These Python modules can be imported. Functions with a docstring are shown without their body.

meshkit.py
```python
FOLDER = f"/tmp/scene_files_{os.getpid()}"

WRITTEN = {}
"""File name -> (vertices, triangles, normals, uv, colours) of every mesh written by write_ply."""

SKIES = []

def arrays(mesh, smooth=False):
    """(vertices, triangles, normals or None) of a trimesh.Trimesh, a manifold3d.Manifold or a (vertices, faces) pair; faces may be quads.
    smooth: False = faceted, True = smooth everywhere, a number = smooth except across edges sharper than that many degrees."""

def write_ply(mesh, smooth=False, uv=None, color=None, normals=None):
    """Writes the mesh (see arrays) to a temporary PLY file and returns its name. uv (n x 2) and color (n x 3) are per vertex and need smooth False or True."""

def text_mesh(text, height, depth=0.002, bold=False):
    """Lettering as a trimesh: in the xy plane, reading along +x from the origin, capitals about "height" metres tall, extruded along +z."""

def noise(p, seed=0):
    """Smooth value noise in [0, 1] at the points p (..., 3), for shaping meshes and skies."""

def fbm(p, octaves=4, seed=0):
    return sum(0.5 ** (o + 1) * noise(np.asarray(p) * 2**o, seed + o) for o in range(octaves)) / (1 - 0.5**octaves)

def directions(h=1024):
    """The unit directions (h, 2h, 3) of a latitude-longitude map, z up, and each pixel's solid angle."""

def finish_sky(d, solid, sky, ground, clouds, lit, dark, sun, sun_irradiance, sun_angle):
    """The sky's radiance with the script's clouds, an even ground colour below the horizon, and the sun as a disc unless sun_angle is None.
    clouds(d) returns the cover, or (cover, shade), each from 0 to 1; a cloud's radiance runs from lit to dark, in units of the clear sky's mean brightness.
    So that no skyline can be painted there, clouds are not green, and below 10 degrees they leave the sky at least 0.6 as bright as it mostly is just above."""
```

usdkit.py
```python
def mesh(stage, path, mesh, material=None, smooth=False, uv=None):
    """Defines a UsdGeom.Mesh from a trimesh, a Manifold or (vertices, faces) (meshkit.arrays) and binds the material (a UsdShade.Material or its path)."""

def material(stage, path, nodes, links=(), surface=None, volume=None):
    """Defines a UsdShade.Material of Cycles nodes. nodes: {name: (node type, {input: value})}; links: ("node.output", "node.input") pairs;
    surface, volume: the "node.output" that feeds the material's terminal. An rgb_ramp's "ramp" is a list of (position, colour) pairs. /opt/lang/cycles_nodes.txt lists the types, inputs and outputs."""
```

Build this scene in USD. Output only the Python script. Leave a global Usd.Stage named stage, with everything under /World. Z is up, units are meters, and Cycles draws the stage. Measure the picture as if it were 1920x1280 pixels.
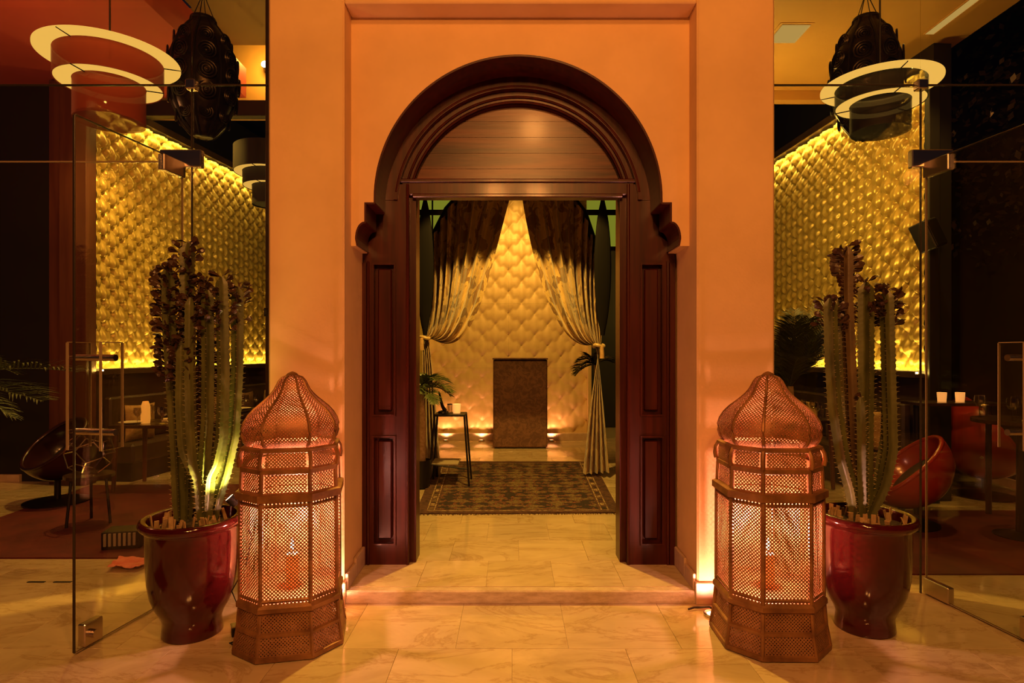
import math, random
import numpy as np, trimesh, usdkit, meshkit
from pxr import Usd, UsdGeom, UsdLux, UsdShade, Gf, Sdf
from scipy.spatial import ConvexHull
from shapely.geometry import Polygon, box as sbox, Point
from shapely.ops import unary_union

PI = math.pi
rnd = random.Random(7)
stage = Usd.Stage.CreateInMemory()
UsdGeom.SetStageUpAxis(stage, 'Z')
UsdGeom.SetStageMetersPerUnit(stage, 1.0)
UsdGeom.Xform.Define(stage, '/World')
UsdGeom.Scope.Define(stage, '/World/Looks')

# ------------------------------------------------------------------ camera, night sky, lights, exposure
EYE, FPX, HOR = 1.57, 1150.0, 660.0           # eye height, focal length in pixels of a 1920 px wide picture, horizon row
def WX(px, y): return (px - 960) / FPX * y      # metres from a reading of the photograph at depth y
def WZ(py, y): return EYE - (py - HOR) / FPX * y
cam = UsdGeom.Camera.Define(stage, '/World/camera')
cam.AddTranslateOp().Set(Gf.Vec3d(0, 0, EYE)); cam.AddRotateXYZOp().Set(Gf.Vec3f(90, 0, 0))
cam.CreateHorizontalApertureAttr(36.0); cam.CreateVerticalApertureAttr(24.0)
cam.CreateFocalLengthAttr(36.0 * FPX / 1920)
cam.CreateVerticalApertureOffsetAttr((HOR - 640) / 1920 * 36.0)
cam.CreateClippingRangeAttr(Gf.Vec2f(0.05, 200))
cam.CreateExposureAttr(0.0)

dome = UsdLux.DomeLight.Define(stage, '/World/night_sky')
dome.CreateIntensityAttr(0.004); dome.CreateColorAttr(Gf.Vec3f(0.5, 0.4, 0.6))

AMBER, YELLOW, PINK = (1, .37, .075), (1, .57, .09), (1, .34, .20)
def sphere_light(name, p, r, power, col):
    l = UsdLux.SphereLight.Define(stage, '/World/' + name); l.CreateRadiusAttr(r); l.CreateIntensityAttr(power)
    l.CreateNormalizeAttr(True); l.CreateColorAttr(Gf.Vec3f(*col)); l.AddTranslateOp().Set(Gf.Vec3d(*p)); return l
def aim(l, p, d):
    d = np.array(d, float); d /= np.linalg.norm(d); z = -d
    up = np.array([0, 0, 1.0]) if abs(z[2]) < .95 else np.array([0, 1.0, 0])
    x = np.cross(up, z); x /= np.linalg.norm(x); y = np.cross(z, x)
    l.AddTransformOp().Set(Gf.Matrix4d(*x, 0, *y, 0, *z, 0, *p, 1))
def disk_light(name, p, d, r, power, col, cone=None, soft=.3):
    l = UsdLux.DiskLight.Define(stage, '/World/' + name); l.CreateRadiusAttr(r); l.CreateIntensityAttr(power)
    l.CreateNormalizeAttr(True); l.CreateColorAttr(Gf.Vec3f(*col)); aim(l, p, d); return l
def spot(name, p, d, r, power, col, cone, soft=.2):
    l = UsdLux.SphereLight.Define(stage, '/World/' + name); l.CreateRadiusAttr(r); l.CreateIntensityAttr(power)
    l.CreateNormalizeAttr(True); l.CreateColorAttr(Gf.Vec3f(*col)); aim(l, p, d)
    s = UsdLux.ShapingAPI.Apply(l.GetPrim()); s.CreateShapingConeAngleAttr(cone); s.CreateShapingConeSoftnessAttr(soft); return l
# terrace lamps in front of the entrance (behind and above the camera)
sphere_light('terrace_lamp', (.30, .2, 4.7), .16, 85, AMBER)
sphere_light('terrace_lamp_low_left', (-.30, -2.0, 4.3), .15, 118, AMBER)
sphere_light('terrace_lamp_low_right', (.42, -2.0, 4.3), .15, 118, AMBER)
# recessed downlight in the hall just inside the door, and a wash on the far hall wall
spot('hall_downlight', (.03, 5.55, 4.3), (0, .0, -1), .05, 235, YELLOW, 47, .05)
spot('hall_wall_washer', (0, 8.3, 4.5), (0, 2.2, -2.4), .06, 150, (1, .53, .09), 46, .9)
# floor uplights at the foot of the two piers
spot('pier_uplight_left', (-1.08, 3.70, .05), (0.02, .25, 1), .03, 16, (1, .36, .24), 75, .7)
spot('pier_uplight_right', (1.22, 3.66, .05), (.0, .25, 1), .03, 9, (1, .36, .24), 75, .7)
# floor lanterns' flames
sphere_light('flame_light_left', (-1.20, 3.375, .58), .022, 21, (1, .42, .29))
sphere_light('flame_light_right', (1.41, 3.375, .56), .022, 21, (1, .42, .29))
# small spotlight in the left cactus pot
spot('cactus_spot_light', (-1.575, 3.40, .80), (-.25, .02, .35), .02, 8, (1, .8, .16), 60, .6)
# ceiling downlights of the two dining bays, then unseen fill lamps added for brightness
spot('bay_downlight_left', (-4.0, 6.9, 4.7), (0, 0, -1), .05, 80, YELLOW, 60, .5)
spot('bay_downlight_right', (3.9, 5.6, 4.7), (0, 0, -1), .05, 40, YELLOW, 60, .5)
sphere_light('bay_lamp_left', (-2.6, 8.0, 3.5), .1, 22, (1, .60, .10))  # added fill hidden behind the left pier, brightens the gold wall
sphere_light('bay_lamp_far_left', (-4.7, 4.9, 3.3), .1, 16, (1, .42, .14))  # added fill out of view on the left, brightens the red soffit
sphere_light('bay_lamp_right', (2.55, 7.0, 3.5), .1, 34, (1, .60, .10))  # added fill behind the right pier for the other gold wall

# ------------------------------------------------------------------ helpers: naming
USED = {}
def numbered(parent, name):
    k = (parent, name); n = USED.get(k, -1) + 1; USED[k] = n
    return f'{parent}/{name}' + (f'_{n:03d}' if n else '')
def props(prim, **kw):
    for k, v in kw.items():
        if v: prim.SetCustomDataByKey(k, v)
def thing(name, label, cat, loc=(0, 0, 0), rotz=0, group=None, kind=None, scale=1):
    p = numbered('/World', name); x = UsdGeom.Xform.Define(stage, p)
    x.AddTranslateOp().Set(Gf.Vec3d(*map(float, loc))); x.AddRotateZOp().Set(float(rotz)); x.AddScaleOp().Set(Gf.Vec3f(scale, scale, scale))
    props(x.GetPrim(), label=label, category=cat, group=group, kind=kind); return p
def struct(name, label=None):
    p = numbered('/World', name); x = UsdGeom.Xform.Define(stage, p); props(x.GetPrim(), kind='structure', label=label, category=name.split('_')[0]); return p
def part(parent, name, mesh, m, smooth=False, uv=None, label=None, kind=None, xf=None):
    p = numbered(parent, name)
    if isinstance(mesh, MB): mesh = mesh.arr()
    me = usdkit.mesh(stage, p, mesh, m, smooth, uv)
    if xf is not None: me.AddTransformOp().Set(xf)
    props(me.GetPrim(), label=label, kind=kind); return p
def dup(src, loc, rotz=0, label=None, group=None, scale=1):
    s = stage.GetPrimAtPath(src); d = s.GetCustomData()
    base = src.rpartition('/')[2]
    if base[-4:-3] == '_' and base[-3:].isdigit(): base = base[:-4]
    p = numbered('/World', base); x = UsdGeom.Xform.Define(stage, p)
    x.GetPrim().GetReferences().AddInternalReference(src)
    x.GetPrim().SetInstanceable(True)
    x.ClearXformOpOrder()
    x.GetPrim().GetAttribute('xformOp:translate').Set(Gf.Vec3d(*map(float, loc))); x.GetPrim().GetAttribute('xformOp:rotateZ').Set(float(rotz)); x.GetPrim().GetAttribute('xformOp:scale').Set(Gf.Vec3f(scale, scale, scale))
    x.SetXformOpOrder([UsdGeom.XformOp(x.GetPrim().GetAttribute(a)) for a in ('xformOp:translate', 'xformOp:rotateZ', 'xformOp:scale')])
    props(x.GetPrim(), label=label or d.get('label'), category=d.get('category'), group=group or d.get('group')); return p

# ------------------------------------------------------------------ helpers: meshes
_o = []
for sx in (-1, 1):
    for sy in (-1, 1):
        for sz in (-1, 1):
            for ax in range(3): _o.append((sx, sy, sz, ax))
_o = np.array(_o)
def _cpts(h, b):
    P = _o[:, :3] * h
    for i, ax in enumerate(_o[:, 3]):
        for k in range(3):
            if k != ax: P[i, k] -= _o[i, k] * b
    return P
_hull = ConvexHull(_cpts(np.array([1., 1.1, 1.2]), .2))
_cf = _hull.simplices.copy()
for i, e in enumerate(_hull.equations):
    a, b, c = _hull.points[_cf[i]]
    if np.dot(np.cross(b - a, c - a), e[:3]) < 0: _cf[i] = _cf[i][::-1]
class MB:
    def __init__(s): s.v, s.f, s.n = [], [], 0
    def add(s, v, f):
        f = np.asarray(f, int)
        if f.shape[1] == 4: f = np.vstack([f[:, [0, 1, 2]], f[:, [0, 2, 3]]])
        s.v.append(np.asarray(v, float)); s.f.append(f + s.n); s.n += len(v); return s
    def mesh(s, m): return s.add(*meshkit.arrays(m)[:2])
    def box(s, x0, x1, y0, y1, z0, z1, b=.004):
        h = np.array([x1 - x0, y1 - y0, z1 - z0]) / 2; b = min(b, h.min() * .45)
        return s.add(_cpts(h, b) + np.array([x0 + x1, y0 + y1, z0 + z1]) / 2, _cf)
    def tube(s, pts, r, n=8, cap=True):
        p = np.asarray(pts, float); t = np.gradient(p, axis=0); t /= np.linalg.norm(t, axis=1, keepdims=True) + 1e-12
        ref = np.array([0, 0, 1.0]) if abs(t[:, 2]).mean() < .8 else np.array([1.0, 0.1, 0])
        a = np.cross(t, ref); a /= np.linalg.norm(a, axis=1, keepdims=True) + 1e-12; b = np.cross(t, a)
        r = np.broadcast_to(np.asarray(r, float), (len(p),)); th = np.arange(n) * 2 * PI / n
        v = p[:, None] + r[:, None, None] * (np.cos(th)[None, :, None] * a[:, None] + np.sin(th)[None, :, None] * b[:, None])
        return s.loft(v, cap, True)
    def loft(s, v, cap=True, closed=True):
        v = np.asarray(v, float); m, n = v.shape[:2]; J = n if closed else n - 1
        i, j = np.meshgrid(np.arange(m - 1), np.arange(J), indexing='ij'); k = (j + 1) % n
        q = np.stack([i * n + j, i * n + k, (i + 1) * n + k, (i + 1) * n + j], -1).reshape(-1, 4)
        f = [q[:, [0, 1, 2]], q[:, [0, 2, 3]]]; V = v.reshape(-1, 3)
        if cap and closed:
            V = np.vstack([V, v[0].mean(0), v[-1].mean(0)]); c0, c1 = m * n, m * n + 1; jj = np.arange(n); kk = (jj + 1) % n
            f += [np.stack([kk, jj, np.full(n, c0)], 1), np.stack([(m - 1) * n + jj, (m - 1) * n + kk, np.full(n, c1)], 1)]
        return s.add(V, np.vstack(f))
    def lathe(s, prof, n=32, c=(0, 0, 0)):
        th = np.arange(n) * 2 * PI / n
        v = np.array([[(r * math.cos(t) + c[0], r * math.sin(t) + c[1], z + c[2]) for t in th] for r, z in prof])
        return s.loft(v, False, True)
    def prism(s, poly, y0, y1):
        """a shapely polygon of (x, z) extruded from y0 to y1"""
        for g in getattr(poly, 'geoms', [poly]):
            m = trimesh.creation.extrude_polygon(g, y1 - y0, engine='earcut'); v = np.array(m.vertices)
            s.add(np.stack([v[:, 0], y0 + v[:, 2], v[:, 1]], 1), np.array(m.faces)[:, ::-1])
        return s
    def move(s, R=None, t=(0, 0, 0)):
        s.v = [(v @ np.asarray(R).T if R is not None else v) + np.asarray(t) for v in s.v]; return s
    def arr(s): return np.vstack(s.v), np.vstack(s.f)
def Rz(a): c, n = math.cos(a), math.sin(a); return np.array([[c, -n, 0], [n, c, 0], [0, 0, 1]])
def Rx(a): c, n = math.cos(a), math.sin(a); return np.array([[1, 0, 0], [0, c, -n], [0, n, c]])
def Ry(a): c, n = math.cos(a), math.sin(a); return np.array([[c, 0, n], [0, 1, 0], [-n, 0, c]])
def bez(p, n=16):
    t = np.linspace(0, 1, n)[:, None]; p = np.asarray(p, float)
    if len(p) == 3: return (1 - t) ** 2 * p[0] + 2 * t * (1 - t) * p[1] + t * t * p[2]
    return (1 - t) ** 3 * p[0] + 3 * t * (1 - t) ** 2 * p[1] + 3 * t * t * (1 - t) * p[2] + t ** 3 * p[3]
def bx(x0, x1, y0, y1, z0, z1, b=.004): return MB().box(x0, x1, y0, y1, z0, z1, b)
def arcpts(cx, cz, r, a0, a1, n=40): return [(cx + r * math.cos(a), cz + r * math.sin(a)) for a in np.linspace(a0, a1, n)]

# ------------------------------------------------------------------ helpers: materials
def M(name, c1, c2=None, scale=(6, 6, 6), detail=5, lo=.35, hi=.65, rough=.5, metal=0, bump=0, bscale=None, bdist=.01, coat=0, world=False, rnd_off=False, distort=0, spec=.5, c3=None, emit=None, es=0, trans=0, alpha=1, sheen=0, vary=0):
    n = {'p': ('principled_bsdf', {'roughness': rough, 'metallic': metal, 'coat_weight': coat, 'coat_roughness': .12, 'specular_ior_level': spec, 'base_color': c1, 'alpha': alpha, 'sheen_weight': sheen})}
    l = []
    if emit: n['p'][1].update(emission_color=emit, emission_strength=es)
    if c2 is not None or bump:
        if world: n['g'] = ('geometry', {}); src = 'g.position'
        else: n['g'] = ('texture_coordinate', {}); src = 'g.object'
        n['m'] = ('mapping', {'scale': scale}); l.append((src, 'm.vector'))
        if rnd_off:
            n['oi'] = ('object_info', {}); n['sc'] = ('math', {'math_type': 'multiply', 'value2': 37.0}); n['cx'] = ('combine_xyz', {})
            l += [('oi.random', 'sc.value1'), ('sc.value', 'cx.x'), ('sc.value', 'cx.y'), ('cx.vector', 'm.location')]
        if c2 is not None:
            n['t'] = ('noise_texture', {'detail': detail, 'scale': 1.0, 'distortion': distort, 'roughness': .6}); l.append(('m.vector', 't.vector'))
            stops = [(lo, c1), (hi, c2)] if c3 is None else [(lo, c1), ((lo + hi) / 2, c2), (hi, c3)]
            n['r'] = ('rgb_ramp', {'ramp': stops}); l.append(('t.fac', 'r.fac'))
            out = 'r.color'
            if vary:
                if 'oi' not in n: n['oi'] = ('object_info', {})
                n['mr'] = ('map_range', {'from_min': 0, 'from_max': 1, 'to_min': 1 - vary, 'to_max': 1 + vary}); n['hv'] = ('hsv', {})
                l += [('oi.random', 'mr.value'), ('mr.result', 'hv.value'), (out, 'hv.color')]; out = 'hv.color'
            l.append((out, 'p.base_color'))
        if bump:
            n['m2'] = ('mapping', {'scale': bscale or scale}); n['t2'] = ('noise_texture', {'detail': 5, 'scale': 1.0}); n['b'] = ('bump', {'strength': bump, 'distance': bdist})
            l += [(src, 'm2.vector'), ('m2.vector', 't2.vector'), ('t2.fac', 'b.height'), ('b.normal', 'p.normal')]
    return usdkit.material(stage, '/World/Looks/' + name, n, l, surface='p.BSDF')
def emitter(name, col, s):
    return usdkit.material(stage, '/World/Looks/' + name, {'e': ('emission', {'color': col, 'strength': s})}, [], surface='e.emission')
def pane(name, tint, rough=0.0, ior=1.5):
    return usdkit.material(stage, '/World/Looks/' + name, {'lw': ('layer_weight', {'blend': .5}), 'pw': ('math', {'math_type': 'power', 'value2': 4.5}), 'f': ('math', {'math_type': 'multiply_add', 'value2': .8, 'value3': ((ior - 1) / (ior + 1)) ** 2}), 't': ('transparent_bsdf', {'color': tint}), 'g': ('glossy_bsdf', {'color': (1, 1, 1), 'roughness': rough}), 'x': ('mix_closure', {})},
                           [('lw.facing', 'pw.value1'), ('pw.value', 'f.value1'), ('f.value', 'x.fac'), ('t.BSDF', 'x.closure1'), ('g.BSDF', 'x.closure2')], surface='x.closure')
def mesh_sheet(name, c1, c2, pitch, thr, rough=.5, metal=.4):
    """pierced sheet metal: holes in a staggered lattice over the sheet's own u, v in metres"""
    n = {'uv': ('attribute', {'attribute': 'st'}), 's': ('separate_xyz', {}), 'tr': ('transparent_bsdf', {}), 'x': ('mix_closure', {}),
         'p': ('principled_bsdf', {'roughness': rough, 'metallic': metal}), 'g': ('texture_coordinate', {}), 't': ('noise_texture', {'scale': 9.0, 'detail': 5}), 'r': ('rgb_ramp', {'ramp': [(.35, c1), (.65, c2)]})}
    l = [('uv.vector', 's.vector'), ('g.object', 't.vector'), ('t.fac', 'r.fac'), ('r.color', 'p.base_color')]
    for a in 'xy':
        n['k' + a] = ('math', {'math_type': 'multiply', 'value2': 2 * PI / pitch}); n['c' + a] = ('math', {'math_type': 'cosine'})
        l += [(f's.{a}', f'k{a}.value1'), (f'k{a}.value', f'c{a}.value1')]
    n['mu'] = ('math', {'math_type': 'multiply'}); n['gt'] = ('math', {'math_type': 'greater_than', 'value2': thr})
    l += [('cx.value', 'mu.value1'), ('cy.value', 'mu.value2'), ('mu.value', 'gt.value1'), ('gt.value', 'x.fac'), ('p.BSDF', 'x.closure1'), ('tr.BSDF', 'x.closure2')]
    return usdkit.material(stage, '/World/Looks/' + name, n, l, surface='x.closure')

plaster = M('plaster_ochre', (.60, .37, .17), (.70, .44, .21), scale=(1.6, 1.6, 1.6), detail=8, rough=.75, bump=.25, bscale=(60, 60, 60), bdist=.004, world=True)
wood = M('mahogany', (.028, .0038, .0026), (.062, .0085, .005), scale=(22, 22, 1.2), detail=6, rough=.34, coat=.08, spec=.28, bump=.12, bscale=(60, 60, 4), bdist=.002, world=True)
wood_h = M('mahogany_plank', (.022, .005, .003), (.15, .040, .016), scale=(1.1, 14, 14), detail=8, lo=.32, hi=.66, rough=.30, coat=.06, spec=.3, bump=.2, bscale=(4, 50, 50), bdist=.002, world=True, distort=.4)
def marble_material():
    n = {'g': ('geometry', {}), 'oi': ('object_info', {}), 'k': ('math', {'math_type': 'multiply', 'value2': 53.0}), 'cx': ('combine_xyz', {}), 'ad': ('vector_math', {'math_type': 'add'}),
         'm': ('mapping', {'scale': (1.6, 3.2, 2)}), 't': ('noise_texture', {'scale': 1.0, 'detail': 8, 'distortion': .8, 'roughness': .62}), 'r': ('rgb_ramp', {'ramp': [(.30, (.42, .31, .17)), (.47, (.50, .38, .215)), (.64, (.57, .44, .26))]}),
         'm2': ('mapping', {'scale': (.7, 1.7, 1.2)}), 't2': ('noise_texture', {'scale': 1.4, 'detail': 10, 'distortion': 1.1, 'roughness': .66}), 'r2': ('rgb_ramp', {'ramp': [(.468, (1, 1, 1)), (.4945, (.60, .45, .30)), (.497, (.40, .26, .16)), (.4995, (.62, .48, .32)), (.52, (1, 1, 1))]}),
         'mx': ('mix', {'mix_type': 'multiply', 'fac': .42}), 'mr': ('map_range', {'from_min': 0, 'from_max': 1, 'to_min': .93, 'to_max': 1.06}), 'hv': ('hsv', {}), 'b': ('bump', {'strength': .06, 'distance': .003}), 'p': ('principled_bsdf', {'roughness': .085})}
    l = [('oi.random', 'k.value1'), ('k.value', 'cx.x'), ('k.value', 'cx.y'), ('g.position', 'ad.vector1'), ('cx.vector', 'ad.vector2'), ('ad.vector', 'm.vector'), ('ad.vector', 'm2.vector'), ('m.vector', 't.vector'), ('m2.vector', 't2.vector'), ('t.fac', 'r.fac'), ('t2.fac', 'r2.fac'),
         ('r.color', 'mx.color1'), ('r2.color', 'mx.color2'), ('oi.random', 'mr.value'), ('mr.result', 'hv.value'), ('mx.color', 'hv.color'), ('hv.color', 'p.base_color'), ('t.fac', 'b.height'), ('b.normal', 'p.normal')]
    return usdkit.material(stage, '/World/Looks/marble_tile', n, l, surface='p.BSDF')
marble = marble_material()
grout = M('floor_grout', (.42, .32, .21), rough=.8)
step_stone = M('step_stone', (.42, .30, .17), (.64, .50, .32), scale=(9, 9, 30), detail=7, rough=.45, bump=.5, bscale=(40, 40, 40), bdist=.006, world=True)
base_stone = M('base_stone', (.46, .30, .19), (.58, .42, .28), scale=(5, 5, 5), rough=.45, world=True)
gold = M('gold_relief', (.54, .39, .10), (.64, .47, .14), scale=(5, 5, 5), rough=.36, metal=.3, world=True)
gold_rose = M('gold_relief_hall', (.62, .42, .17), (.70, .49, .21), scale=(5, 5, 5), rough=.48, metal=.1, world=True)
dark_wall = M('dark_wall', (.012, .009, .010), rough=.5)
dark_panel = M('dark_wainscot', (.045, .025, .012), (.07, .04, .018), scale=(3, 3, 3), rough=.4, world=True)
red_paint = M('red_paint', (.50, .075, .055), (.56, .09, .065), scale=(1, 1, 1), rough=.6, world=True)
amber_paint = M('amber_ceiling', (.50, .27, .07), (.56, .31, .09), scale=(1, 1, 1), rough=.6, world=True)
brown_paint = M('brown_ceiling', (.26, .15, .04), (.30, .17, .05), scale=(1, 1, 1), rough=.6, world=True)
green_paint = M('green_paint', (.30, .33, .06), (.36, .38, .08), scale=(2, 2, 2), rough=.6, world=True)
column_wood = M('column_wood', (.075, .02, .012), (.11, .035, .018), scale=(10, 10, 1), rough=.4, world=True)
rust = M('rust_metal', (.17, .072, .028), (.36, .17, .066), scale=(9, 9, 9), detail=7, rough=.5, metal=.45, bump=.3, bscale=(50, 50, 50), bdist=.002)
rust_mesh = mesh_sheet('rust_mesh', (.26, .11, .045), (.42, .20, .085), .0185, .20)
rust_fine = mesh_sheet('rust_mesh_fine', (.26, .11, .045), (.40, .19, .08), .0175, .42)
black_metal = M('black_metal', (.018, .013, .010), (.045, .03, .02), scale=(12, 12, 12), rough=.34, metal=.7, bump=.3, bscale=(70, 70, 70), bdist=.002)
iron = M('black_iron', (.012, .008, .006), rough=.4, metal=.3)
chrome = M('brushed_steel', (.62, .52, .44), rough=.22, metal=1)
glaze = M('oxblood_glaze', (.036, .0025, .003), (.06, .004, .004), scale=(4, 4, 3), rough=.10, coat=.4, bump=.05, bscale=(18, 18, 18), bdist=.003)
soil = M('potting_soil', (.03, .018, .01), (.07, .04, .02), scale=(40, 40, 40), rough=.9, bump=.8, bscale=(60, 60, 60), bdist=.01)
bark = M('bark_chip', (.30, .19, .08), (.46, .31, .15), scale=(30, 30, 30), rough=.8)
cactus_m = M('euphorbia_stem', (.05, .055, .014), (.11, .11, .03), scale=(14, 14, 5), rough=.45)
cactus_r = M('euphorbia_stem_ruddy', (.065, .038, .016), (.13, .08, .03), scale=(14, 14, 5), rough=.45)
thorn_m = M('euphorbia_spine', (.42, .33, .13), rough=.5)
leaf_red = M('euphorbia_leaf', (.030, .010, .007), (.065, .030, .012), scale=(20, 20, 20), rough=.35)
palm_m = M('palm_leaf', (.055, .075, .018), (.10, .12, .03), scale=(10, 10, 10), rough=.4)
palm_d = M('palm_leaf_dark', (.022, .03, .012), (.045, .05, .018), scale=(10, 10, 10), rough=.45)
reflected_leaf_m = M('reflected_leaf', (.012, .016, .008), (.05, .03, .016), scale=(6, 6, 6), rough=.3, world=True)  # leaves that stand in for trees mirrored in the glass
rug_red = M('red_carpet', (.075, .005, .007), (.115, .010, .010), scale=(4, 4, 4), rough=.9, bump=.4, bscale=(160, 160, 160), bdist=.004, world=True)
leather_red = M('red_shell', (.30, .022, .016), (.38, .034, .022), scale=(3, 3, 3), rough=.22, coat=.5)
leather_dark = M('dark_shell', (.03, .008, .010), rough=.25, coat=.4)
black_pad = M('black_upholstery', (.012, .006, .006), rough=.6)
cushion_g = M('gold_cushion', (.36, .20, .07), (.50, .30, .12), scale=(20, 20, 20), rough=.8, bump=.3, bscale=(80, 80, 80))
cushion_b = M('brown_cushion', (.11, .05, .025), (.17, .08, .04), scale=(20, 20, 20), rough=.8)
table_top = M('dark_table', (.03, .016, .010), (.06, .03, .016), scale=(2, 18, 10), rough=.22)
linen = M('napkin_linen', (.62, .50, .30), rough=.8)
china = M('china', (.72, .62, .46), rough=.2)
amber_glass = M('amber_candle_holder', (.75, .34, .07), rough=.3, emit=(1, .40, .05), es=.55)
candle_glass = M('frosted_tealight_glass', (.8, .5, .3), rough=.4, emit=(1, .42, .10), es=.8)
wax = M('candle_wax', (.70, .30, .14), rough=.6)
reflected_shade_red = M('reflected_red_shade', (.42, .07, .03), rough=.8, alpha=.62)  # see-through shade of the left drum lamp reflection
reflected_shade_dark = M('reflected_black_shade', (.018, .012, .008), rough=.7, alpha=.55)  # see-through shade of the right drum lamp reflection
shade_blk = M('black_drum_shade', (.018, .012, .008), rough=.7)
reflected_glow = emitter('reflected_lamp_glow', (1, .56, .105), 1.05)  # ring glow of the two reflected drum lamps
reflected_glow2 = emitter('drum_lamp_glow_dim', (1, .55, .10), .9)
led = emitter('led_strip', (1, .64, .115), 90.0)
flame_m = emitter('flame', (1, .72, .42), 14.0)
spot_m = emitter('spot_lens', (1, .78, .3), 12.0)
uplens = emitter('uplight_lens', (1, .5, .25), 7.0)
panel_glow = emitter('ceiling_panel_glow', (1, .62, .16), .55)
cove_glow = emitter('cove_glow', (1, .58, .10), .62)
bulb_m = emitter('downlight_bulb', (1, .82, .42), 14.0)
glass = pane('clear_glass', (.93, .92, .88))
wine = pane('wine_glass', (.90, .86, .80), ior=2.3)
edge_m = M('glass_edge', (.30, .22, .13), rough=.2, spec=.8)
dark_edge = M('glass_joint', (.03, .02, .012), rough=.3)
podium_m = M('damask_brown', (.085, .032, .018), (.15, .062, .034), scale=(11, 11, 11), detail=3, lo=.42, hi=.58, rough=.7, distort=1.6)
wicker = M('grey_louvre', (.30, .24, .16), rough=.6)
red_patch_m = M('crumpled_red', (.62, .12, .10), (.72, .22, .16), scale=(9, 9, 9), rough=.8)
shield_black = M('shield_black', (.005, .004, .004), rough=.8, spec=.1)
speaker_m = M('speaker_black', (.010, .008, .012), rough=.5)
def curtain_material():
    n = {'g': ('texture_coordinate', {}), 'uv': ('attribute', {'attribute': 'st'}), 'm': ('mapping', {'scale': (7, 5, 1)}), 't': ('noise_texture', {'scale': 1.0, 'detail': 4, 'distortion': 1.2}),
         'r': ('rgb_ramp', {'ramp': [(.40, (.42, .27, .095)), (.50, (.50, .34, .13)), (.545, (.16, .085, .035)), (.62, (.22, .12, .05))]}), 'p': ('principled_bsdf', {'roughness': .42, 'sheen_weight': .3})}
    return usdkit.material(stage, '/World/Looks/curtain_damask', n, [('uv.vector', 'm.vector'), ('m.vector', 't.vector'), ('t.fac', 'r.fac'), ('r.color', 'p.base_color')], surface='p.BSDF')
curtain_m = curtain_material()
def rug_material():
    """woven medallion pattern in rows over the rug's own u, v in metres, with a pale edged border"""
    n = {'uv': ('attribute', {'attribute': 'st'}), 'm': ('mapping', {'scale': (5.2, 6.8, 1)}), 'v': ('voronoi_texture', {'scale': 1.0, 'randomness': .45, 'metric': 'manhattan'}),
         'm2': ('mapping', {'scale': (22, 16, 1)}), 't': ('noise_texture', {'scale': 1.0, 'detail': 3}), 'mx': ('math', {'math_type': 'multiply_add', 'value2': .62}),
         'r': ('rgb_ramp', {'ramp': [(.40, (.016, .007, .006)), (.52, (.060, .014, .010)), (.58, (.24, .13, .045)), (.63, (.02, .012, .010)), (.70, (.22, .16, .06)), (.76, (.05, .012, .010)), (.82, (.18, .13, .045)), (.88, (.018, .010, .008)), (.96, (.20, .06, .03)), (1.0, (.02, .01, .008))]}), 'p': ('principled_bsdf', {'roughness': .9})}
    l = [('uv.vector', 'm.vector'), ('m.vector', 'v.vector'), ('uv.vector', 'm2.vector'), ('m2.vector', 't.vector'), ('v.distance', 'mx.value1'), ('t.fac', 'mx.value3'), ('mx.value', 'r.fac'), ('r.color', 'p.base_color')]
    return usdkit.material(stage, '/World/Looks/rug_pattern', n, l, surface='p.BSDF')
rug_m = rug_material()
rug_border = M('rug_border', (.035, .012, .010), (.10, .04, .022), scale=(24, 24, 24), detail=2, rough=.9)
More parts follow.
